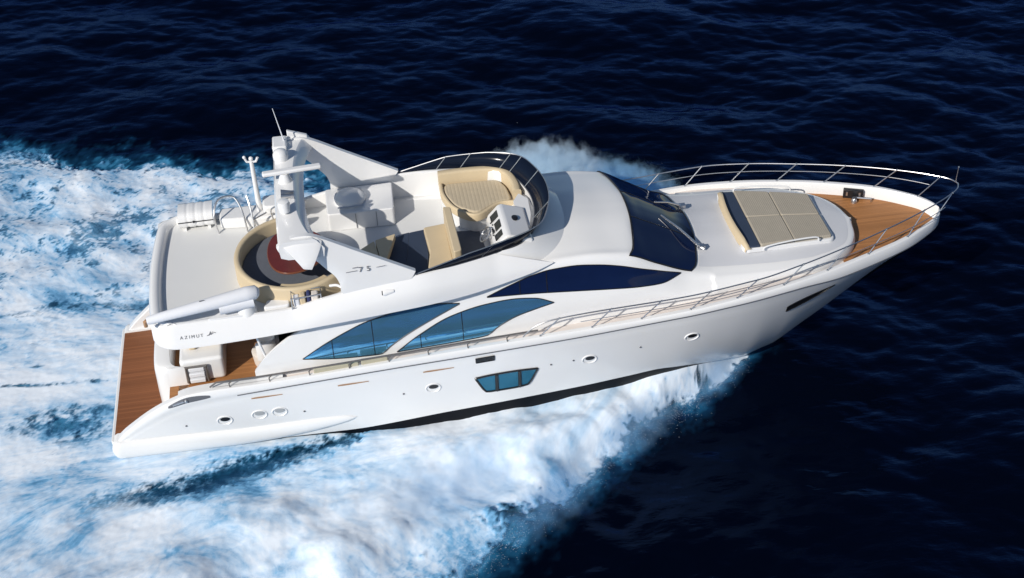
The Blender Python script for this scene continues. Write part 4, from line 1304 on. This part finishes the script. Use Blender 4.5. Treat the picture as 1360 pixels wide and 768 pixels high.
def flow_coords(X, Y):
    th = .70 * smooth(1.2, 5.0, np.abs(Y)) * np.sign(Y) * smooth(-6, 6, X)
    th = -th
    Xc = X - 9.0
    return Xc * np.cos(th) - Y * np.sin(th), Xc * np.sin(th) + Y * np.cos(th)

def grid_mesh(name, xs, ys, fn):
    X, Y = np.meshgrid(xs, ys, indexing='ij')
    Px, Py, Pz, attrs, keep = fn(X, Y)
    nx, ny = X.shape
    idx = np.arange(nx * ny).reshape(nx, ny)
    q = np.stack([idx[:-1, :-1], idx[1:, :-1], idx[1:, 1:], idx[:-1, 1:]], -1).reshape(-1, 4)
    V = np.stack([Px, Py, Pz], -1).reshape(-1, 3)
    if keep is not None:
        q = q[keep.reshape(-1)[q].any(axis=1)]
        used = np.zeros(len(V), bool); used[q.ravel()] = True
        mp = np.cumsum(used) - 1
        q = mp[q]; V = V[used]
        attrs = {k: a.reshape(-1)[used] for k, a in attrs.items()}
    me = bpy.data.meshes.new(name)
    me.vertices.add(len(V)); me.vertices.foreach_set('co', V.astype(np.float32).ravel())
    me.loops.add(q.size); me.loops.foreach_set('vertex_index', q.astype(np.int32).ravel())
    me.polygons.add(len(q))
    me.polygons.foreach_set('loop_start', np.arange(0, q.size, 4, dtype=np.int32))
    me.polygons.foreach_set('loop_total', np.full(len(q), 4, np.int32))
    me.polygons.foreach_set('use_smooth', np.ones(len(q), bool))
    me.update(calc_edges=True); me.validate()
    for k, a in attrs.items():
        at = me.attributes.new(k, 'FLOAT', 'POINT')
        at.data.foreach_set('value', np.asarray(a, np.float32).ravel())
    o = bpy.data.objects.new(name, me)
    COL.objects.link(o)
    return o

def sea_disp(X, Y):
    dist = np.sqrt((X - 8) ** 2 + (Y - 6) ** 2)
    fade = smooth(420, 60, dist)
    return sample(OZ, SEA, X, Y) * AMP * fade, sample(ODX, SEA, X, Y) * AMP * fade, sample(ODY, SEA, X, Y) * AMP * fade

def sea_fn(X, Y):
    z, dx, dy = sea_disp(X, Y)
    inn = (X > -30) & (X < 20) & (np.abs(Y) < 30)
    cover, H, aer, F, t = foam_fields(np.clip(X, -30, 40), np.clip(Y, -30, 30))
    aer = aer * inn; F = F * inn
    z = z * (1 - .85 * F)
    hw = hull_w(np.clip(X, -40, 18))
    under = smooth(.3, -.4, np.abs(Y) - hw) * (X > .2) * (X < 18)
    z = z - .25 * under - .05 * F
    return X + dx * (1 - .8 * F), Y + dy * (1 - .8 * F), z, {'aerated': aer}, None

far = np.array([80, 110, 160, 240, 400, 800, 1800, 5000.])
gx = np.concatenate([-far[::-1] + 8, np.linspace(-60, -15, 60)[:-1], np.arange(-15, 42, .10), np.linspace(42.2, 85, 60), far + 12])
gy = np.concatenate([-far[::-1], np.linspace(-60, -15, 50)[:-1], np.arange(-15, 36, .10), np.linspace(36.2, 80, 60), far + 10])
sea = grid_mesh('sea', gx, gy, sea_fn)
sea['kind'] = 'structure'
m, t, p = new_mat('sea_water')
tc = t.nodes.new('ShaderNodeTexCoord')
at = t.nodes.new('ShaderNodeAttribute'); at.attribute_name = 'aerated'
nz = t.nodes.new('ShaderNodeTexNoise'); nz.inputs['Scale'].default_value = 1.1; nz.inputs['Detail'].default_value = 8; nz.inputs['Roughness'].default_value = .62
L(t, tc.outputs['Object'], nz.inputs['Vector'])
ma = t.nodes.new('ShaderNodeMath'); ma.operation = 'MULTIPLY_ADD'; ma.inputs[1].default_value = .9; ma.inputs[2].default_value = -.45
L(t, nz.outputs['Fac'], ma.inputs[0])
ad = t.nodes.new('ShaderNodeMath'); ad.operation = 'MULTIPLY_ADD'; ad.use_clamp = True
sm = t.nodes.new('ShaderNodeMath'); sm.operation = 'MULTIPLY'
L(t, ma.outputs[0], sm.inputs[0]); L(t, at.outputs['Fac'], sm.inputs[1])
L(t, at.outputs['Fac'], ad.inputs[0]); ad.inputs[1].default_value = 1.0; L(t, sm.outputs[0], ad.inputs[2])
cr = t.nodes.new('ShaderNodeValToRGB')
e = cr.color_ramp.elements
e[0].position = 0.0; e[0].color = (0.0004, 0.0011, 0.0038, 1)
e[1].position = 1.0; e[1].color = (0.055, 0.23, 0.40, 1)
x_ = e.new(.35); x_.color = (0.004, 0.026, 0.062, 1)
x_ = e.new(.7); x_.color = (0.016, 0.105, 0.205, 1)
L(t, ad.outputs[0], cr.inputs[0])
# fine ripples
n1 = t.nodes.new('ShaderNodeTexNoise'); n1.inputs['Scale'].default_value = 2.2; n1.inputs['Detail'].default_value = 7; n1.inputs['Roughness'].default_value = .55
mp = t.nodes.new('ShaderNodeMapping'); mp.inputs['Scale'].default_value = (.55, 1.25, 1); mp.inputs['Rotation'].default_value = (0, 0, rad(-8))
L(t, tc.outputs['Object'], mp.inputs['Vector']); L(t, mp.outputs[0], n1.inputs['Vector'])
b = t.nodes.new('ShaderNodeBump'); b.inputs['Strength'].default_value = .35; b.inputs['Distance'].default_value = .12
L(t, n1.outputs['Fac'], b.inputs['Height'])
# water: dark body colour under a blue-tinted Fresnel reflection
df = t.nodes.new('ShaderNodeBsdfDiffuse'); L(t, cr.outputs[0], df.inputs['Color'])
gl = t.nodes.new('ShaderNodeBsdfGlossy'); gl.inputs['Roughness'].default_value = .12; gl.inputs['Color'].default_value = (.17, .33, .80, 1)
fr = t.nodes.new('ShaderNodeFresnel'); fr.inputs['IOR'].default_value = 1.333
for n_ in (df, gl, fr): L(t, b.outputs[0], n_.inputs['Normal'])
ms = t.nodes.new('ShaderNodeMixShader')
L(t, fr.outputs[0], ms.inputs[0]); L(t, df.outputs[0], ms.inputs[1]); L(t, gl.outputs[0], ms.inputs[2])
t.nodes.remove(p)
L(t, ms.outputs[0], t.nodes['Material Output'].inputs['Surface'])
sea.data.materials.append(m)

# ------------------------------------------------------------------ wake foam
def foam_fn(X, Y):
    z, dx, dy = sea_disp(X, Y)
    cover, H, aer, F, tt = foam_fields(X, Y)
    z = z * (1 - .92 * F) + H + .025
    hw = hull_w(np.clip(X, -40, 18)) - .55
    inside = (np.abs(Y) < hw) & (X > .1)
    keep = (cover > .03) & ~inside
    return X + dx * (1 - .94 * F), Y + dy * (1 - .94 * F), z, dict(cover=cover, flow_u=flow_coords(X, Y)[0], flow_v=flow_coords(X, Y)[1]), keep
foam = grid_mesh('wake_foam', np.arange(-14, 18.05, .055), np.arange(-17, 17, .055), foam_fn)
foam['kind'] = 'stuff'
m, t, p = new_mat('sea_foam')
p.inputs['Roughness'].default_value = 0.85
p.inputs['Specular IOR Level'].default_value = 0.25
tc = t.nodes.new('ShaderNodeTexCoord')
at = t.nodes.new('ShaderNodeAttribute'); at.attribute_name = 'cover'
au = t.nodes.new('ShaderNodeAttribute'); au.attribute_name = 'flow_u'
av = t.nodes.new('ShaderNodeAttribute'); av.attribute_name = 'flow_v'
cx3 = t.nodes.new('ShaderNodeCombineXYZ')
L(t, au.outputs['Fac'], cx3.inputs[0]); L(t, av.outputs['Fac'], cx3.inputs[1])
def noise(scale, detail=8, rough=.6, dist=0, stretch=1.0):
    mp = t.nodes.new('ShaderNodeMapping'); mp.inputs['Scale'].default_value = (1 / stretch, 1, 1)
    L(t, cx3.outputs[0], mp.inputs['Vector'])
    n = t.nodes.new('ShaderNodeTexNoise'); n.inputs['Scale'].default_value = scale; n.inputs['Detail'].default_value = detail; n.inputs['Roughness'].default_value = rough; n.inputs['Distortion'].default_value = dist
    L(t, mp.outputs[0], n.inputs['Vector']); return n
na = noise(1.6, 10, .68, .4, 1.8); nb = noise(9, 6, .65)
def math_(op, a, b=None, c=None, clamp=False):
    n = t.nodes.new('ShaderNodeMath'); n.operation = op; n.use_clamp = clamp
    for i, v in enumerate((a, b, c)):
        if v is None: continue
        if isinstance(v, (int, float)): n.inputs[i].default_value = v
        else: L(t, v, n.inputs[i])
    return n.outputs[0]
mixn = math_('ADD', math_('MULTIPLY', na.outputs['Fac'], .75), math_('MULTIPLY', nb.outputs['Fac'], .25))
nn = math_('MULTIPLY_ADD', mixn, 1.5, -.75)
cov = math_('ADD', at.outputs['Fac'], math_('MULTIPLY', nn, .75))
mr = t.nodes.new('ShaderNodeMapRange'); mr.interpolation_type = 'SMOOTHSTEP'
mr.inputs['From Min'].default_value = .06; mr.inputs['From Max'].default_value = .74
L(t, cov, mr.inputs['Value'])
guard = math_('MULTIPLY', mr.outputs[0], math_('MULTIPLY', at.outputs['Fac'], 8, clamp=True), clamp=True)
L(t, guard, p.inputs['Alpha'])
# density of the froth: thin patches show the blue aerated water under the bubbles
nd = noise(.85, 9, .62, .9, 2.2)
nl_ = noise(.30, 4, .55, .5, 1.5)
nf = noise(3.2, 8, .66, .5, 1.6)
dens = math_('ADD', math_('MULTIPLY_ADD', at.outputs['Fac'], .72, .03), math_('MULTIPLY', math_('SUBTRACT', nd.outputs['Fac'], .5), 1.5))
dens = math_('ADD', dens, math_('MULTIPLY', math_('SUBTRACT', nl_.outputs['Fac'], .5), 1.5))
dens = math_('ADD', dens, math_('MULTIPLY', math_('SUBTRACT', nf.outputs['Fac'], .5), .75))
cr = t.nodes.new('ShaderNodeValToRGB')
e = cr.color_ramp.elements
e[0].position = .08; e[0].color = (0.04, 0.16, 0.32, 1)
e[1].position = .95; e[1].color = (0.80, 0.86, 0.93, 1)
x_ = e.new(.36); x_.color = (0.17, 0.40, 0.64, 1)
x_ = e.new(.62); x_.color = (0.52, 0.67, 0.83, 1)
L(t, dens, cr.inputs[0]); L(t, cr.outputs[0], p.inputs['Base Color'])
bp = t.nodes.new('ShaderNodeBump'); bp.inputs['Strength'].default_value = .25; bp.inputs['Distance'].default_value = .035
L(t, mixn, bp.inputs['Height']); L(t, bp.outputs[0], p.inputs['Normal'])
foam.data.materials.append(m)

# ------------------------------------------------------------------ airborne spray: mist and droplets
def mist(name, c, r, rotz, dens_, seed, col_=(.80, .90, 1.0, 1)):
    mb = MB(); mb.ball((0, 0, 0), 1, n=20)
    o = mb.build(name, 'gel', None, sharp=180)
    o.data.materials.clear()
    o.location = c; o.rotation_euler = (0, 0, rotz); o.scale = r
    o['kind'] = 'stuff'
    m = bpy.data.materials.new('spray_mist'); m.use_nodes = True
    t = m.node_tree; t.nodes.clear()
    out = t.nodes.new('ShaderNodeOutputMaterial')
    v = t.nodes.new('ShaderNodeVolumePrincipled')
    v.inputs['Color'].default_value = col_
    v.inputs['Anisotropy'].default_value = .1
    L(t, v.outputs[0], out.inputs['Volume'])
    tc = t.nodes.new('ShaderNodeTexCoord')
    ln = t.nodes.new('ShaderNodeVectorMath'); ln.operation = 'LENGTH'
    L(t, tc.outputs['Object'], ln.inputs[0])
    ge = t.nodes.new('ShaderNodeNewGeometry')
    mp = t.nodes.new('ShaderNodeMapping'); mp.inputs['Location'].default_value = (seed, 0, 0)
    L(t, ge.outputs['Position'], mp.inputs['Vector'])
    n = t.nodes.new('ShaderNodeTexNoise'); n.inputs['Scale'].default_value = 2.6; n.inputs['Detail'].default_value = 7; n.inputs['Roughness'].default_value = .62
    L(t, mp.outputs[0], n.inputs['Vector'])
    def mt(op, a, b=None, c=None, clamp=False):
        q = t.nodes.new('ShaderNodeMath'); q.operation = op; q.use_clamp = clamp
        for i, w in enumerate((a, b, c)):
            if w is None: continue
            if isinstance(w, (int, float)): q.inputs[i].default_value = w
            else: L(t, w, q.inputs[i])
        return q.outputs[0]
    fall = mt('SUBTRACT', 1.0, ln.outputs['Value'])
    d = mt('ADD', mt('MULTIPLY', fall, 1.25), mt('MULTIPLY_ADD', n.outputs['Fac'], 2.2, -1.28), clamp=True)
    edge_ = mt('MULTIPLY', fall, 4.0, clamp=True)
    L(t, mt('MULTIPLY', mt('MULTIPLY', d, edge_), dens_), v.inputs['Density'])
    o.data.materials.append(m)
    return o
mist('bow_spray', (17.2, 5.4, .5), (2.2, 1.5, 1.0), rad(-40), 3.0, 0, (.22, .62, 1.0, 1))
mist('bow_spray', (15.3, 6.3, 1.0), (2.8, 1.8, 1.35), rad(-34), 5.0, 5, (.52, .80, 1.0, 1))  # port plume lies in shadow: blue skylight is put into its scatter colour
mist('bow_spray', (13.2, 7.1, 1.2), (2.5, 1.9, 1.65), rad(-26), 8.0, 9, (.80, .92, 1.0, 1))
mist('bow_spray', (16.2, -2.0, .35), (1.7, .65, .5), rad(40), .8, 12, (.45, .74, 1.0, 1))
mist('bow_spray', (13.6, -3.7, .40), (2.2, .9, .55), rad(42), .8, 15, (.45, .74, 1.0, 1))
mist('bow_spray', (10.9, -6.0, .40), (2.3, 1.0, .55), rad(42), .7, 18, (.42, .72, 1.0, 1))
mist('bow_spray', (8.5, -5.0, .45), (5.2, 1.7, .55), rad(22), .7, 21)

def droplets(name, pts, rad_):
    base = np.array([(1, 0, 0), (-1, 0, 0), (0, 1, 0), (0, -1, 0), (0, 0, 1), (0, 0, -1)], float)
    tri = np.array([(0, 2, 4), (2, 1, 4), (1, 3, 4), (3, 0, 4), (2, 0, 5), (1, 2, 5), (3, 1, 5), (0, 3, 5)])
    V = (pts[:, None, :] + base[None] * rad_[:, None, None]).reshape(-1, 3)
    Fc = (tri[None] + (np.arange(len(pts)) * 6)[:, None, None]).reshape(-1, 3)
    me = bpy.data.meshes.new(name)
    me.from_pydata(V.tolist(), [], Fc.tolist())
    me.polygons.foreach_set('use_smooth', np.ones(len(Fc), bool))
    o = bpy.data.objects.new(name, me); COL.objects.link(o)
    o['kind'] = 'stuff'
    return o
M['drop'] = simple('droplet_white', (0.75, 0.80, 0.85), rough=.5, var=.05)
P_, R_ = [], []
def spread(n, side, x0, x1, off, hmax, sig):
    x = RNG.uniform(x0, x1, n)
    E = star_e(x) if side < 0 else port_e(x)
    clump = sample(NB, 4.0, x, x * 0 + 1.0)
    y = E + off + RNG.normal(0, sig, n) + .35 * clump * sig
    z = np.abs(RNG.normal(0, hmax, n)) + .03
    P_.append(np.stack([x, side * y, z], -1)); R_.append(RNG.uniform(.002, .0075, n))
spread(5200, -1, 7.5, 17.4, .02, .25, .28)
spread(2600, -1, 12.5, 17.6, -.25, .45, .3)
spread(2500, 1, 11.5, 17.2, -.6, .85, .6)
dr = droplets('spray_droplets', np.concatenate(P_), np.concatenate(R_))
dr.data.materials.append(M['drop'])
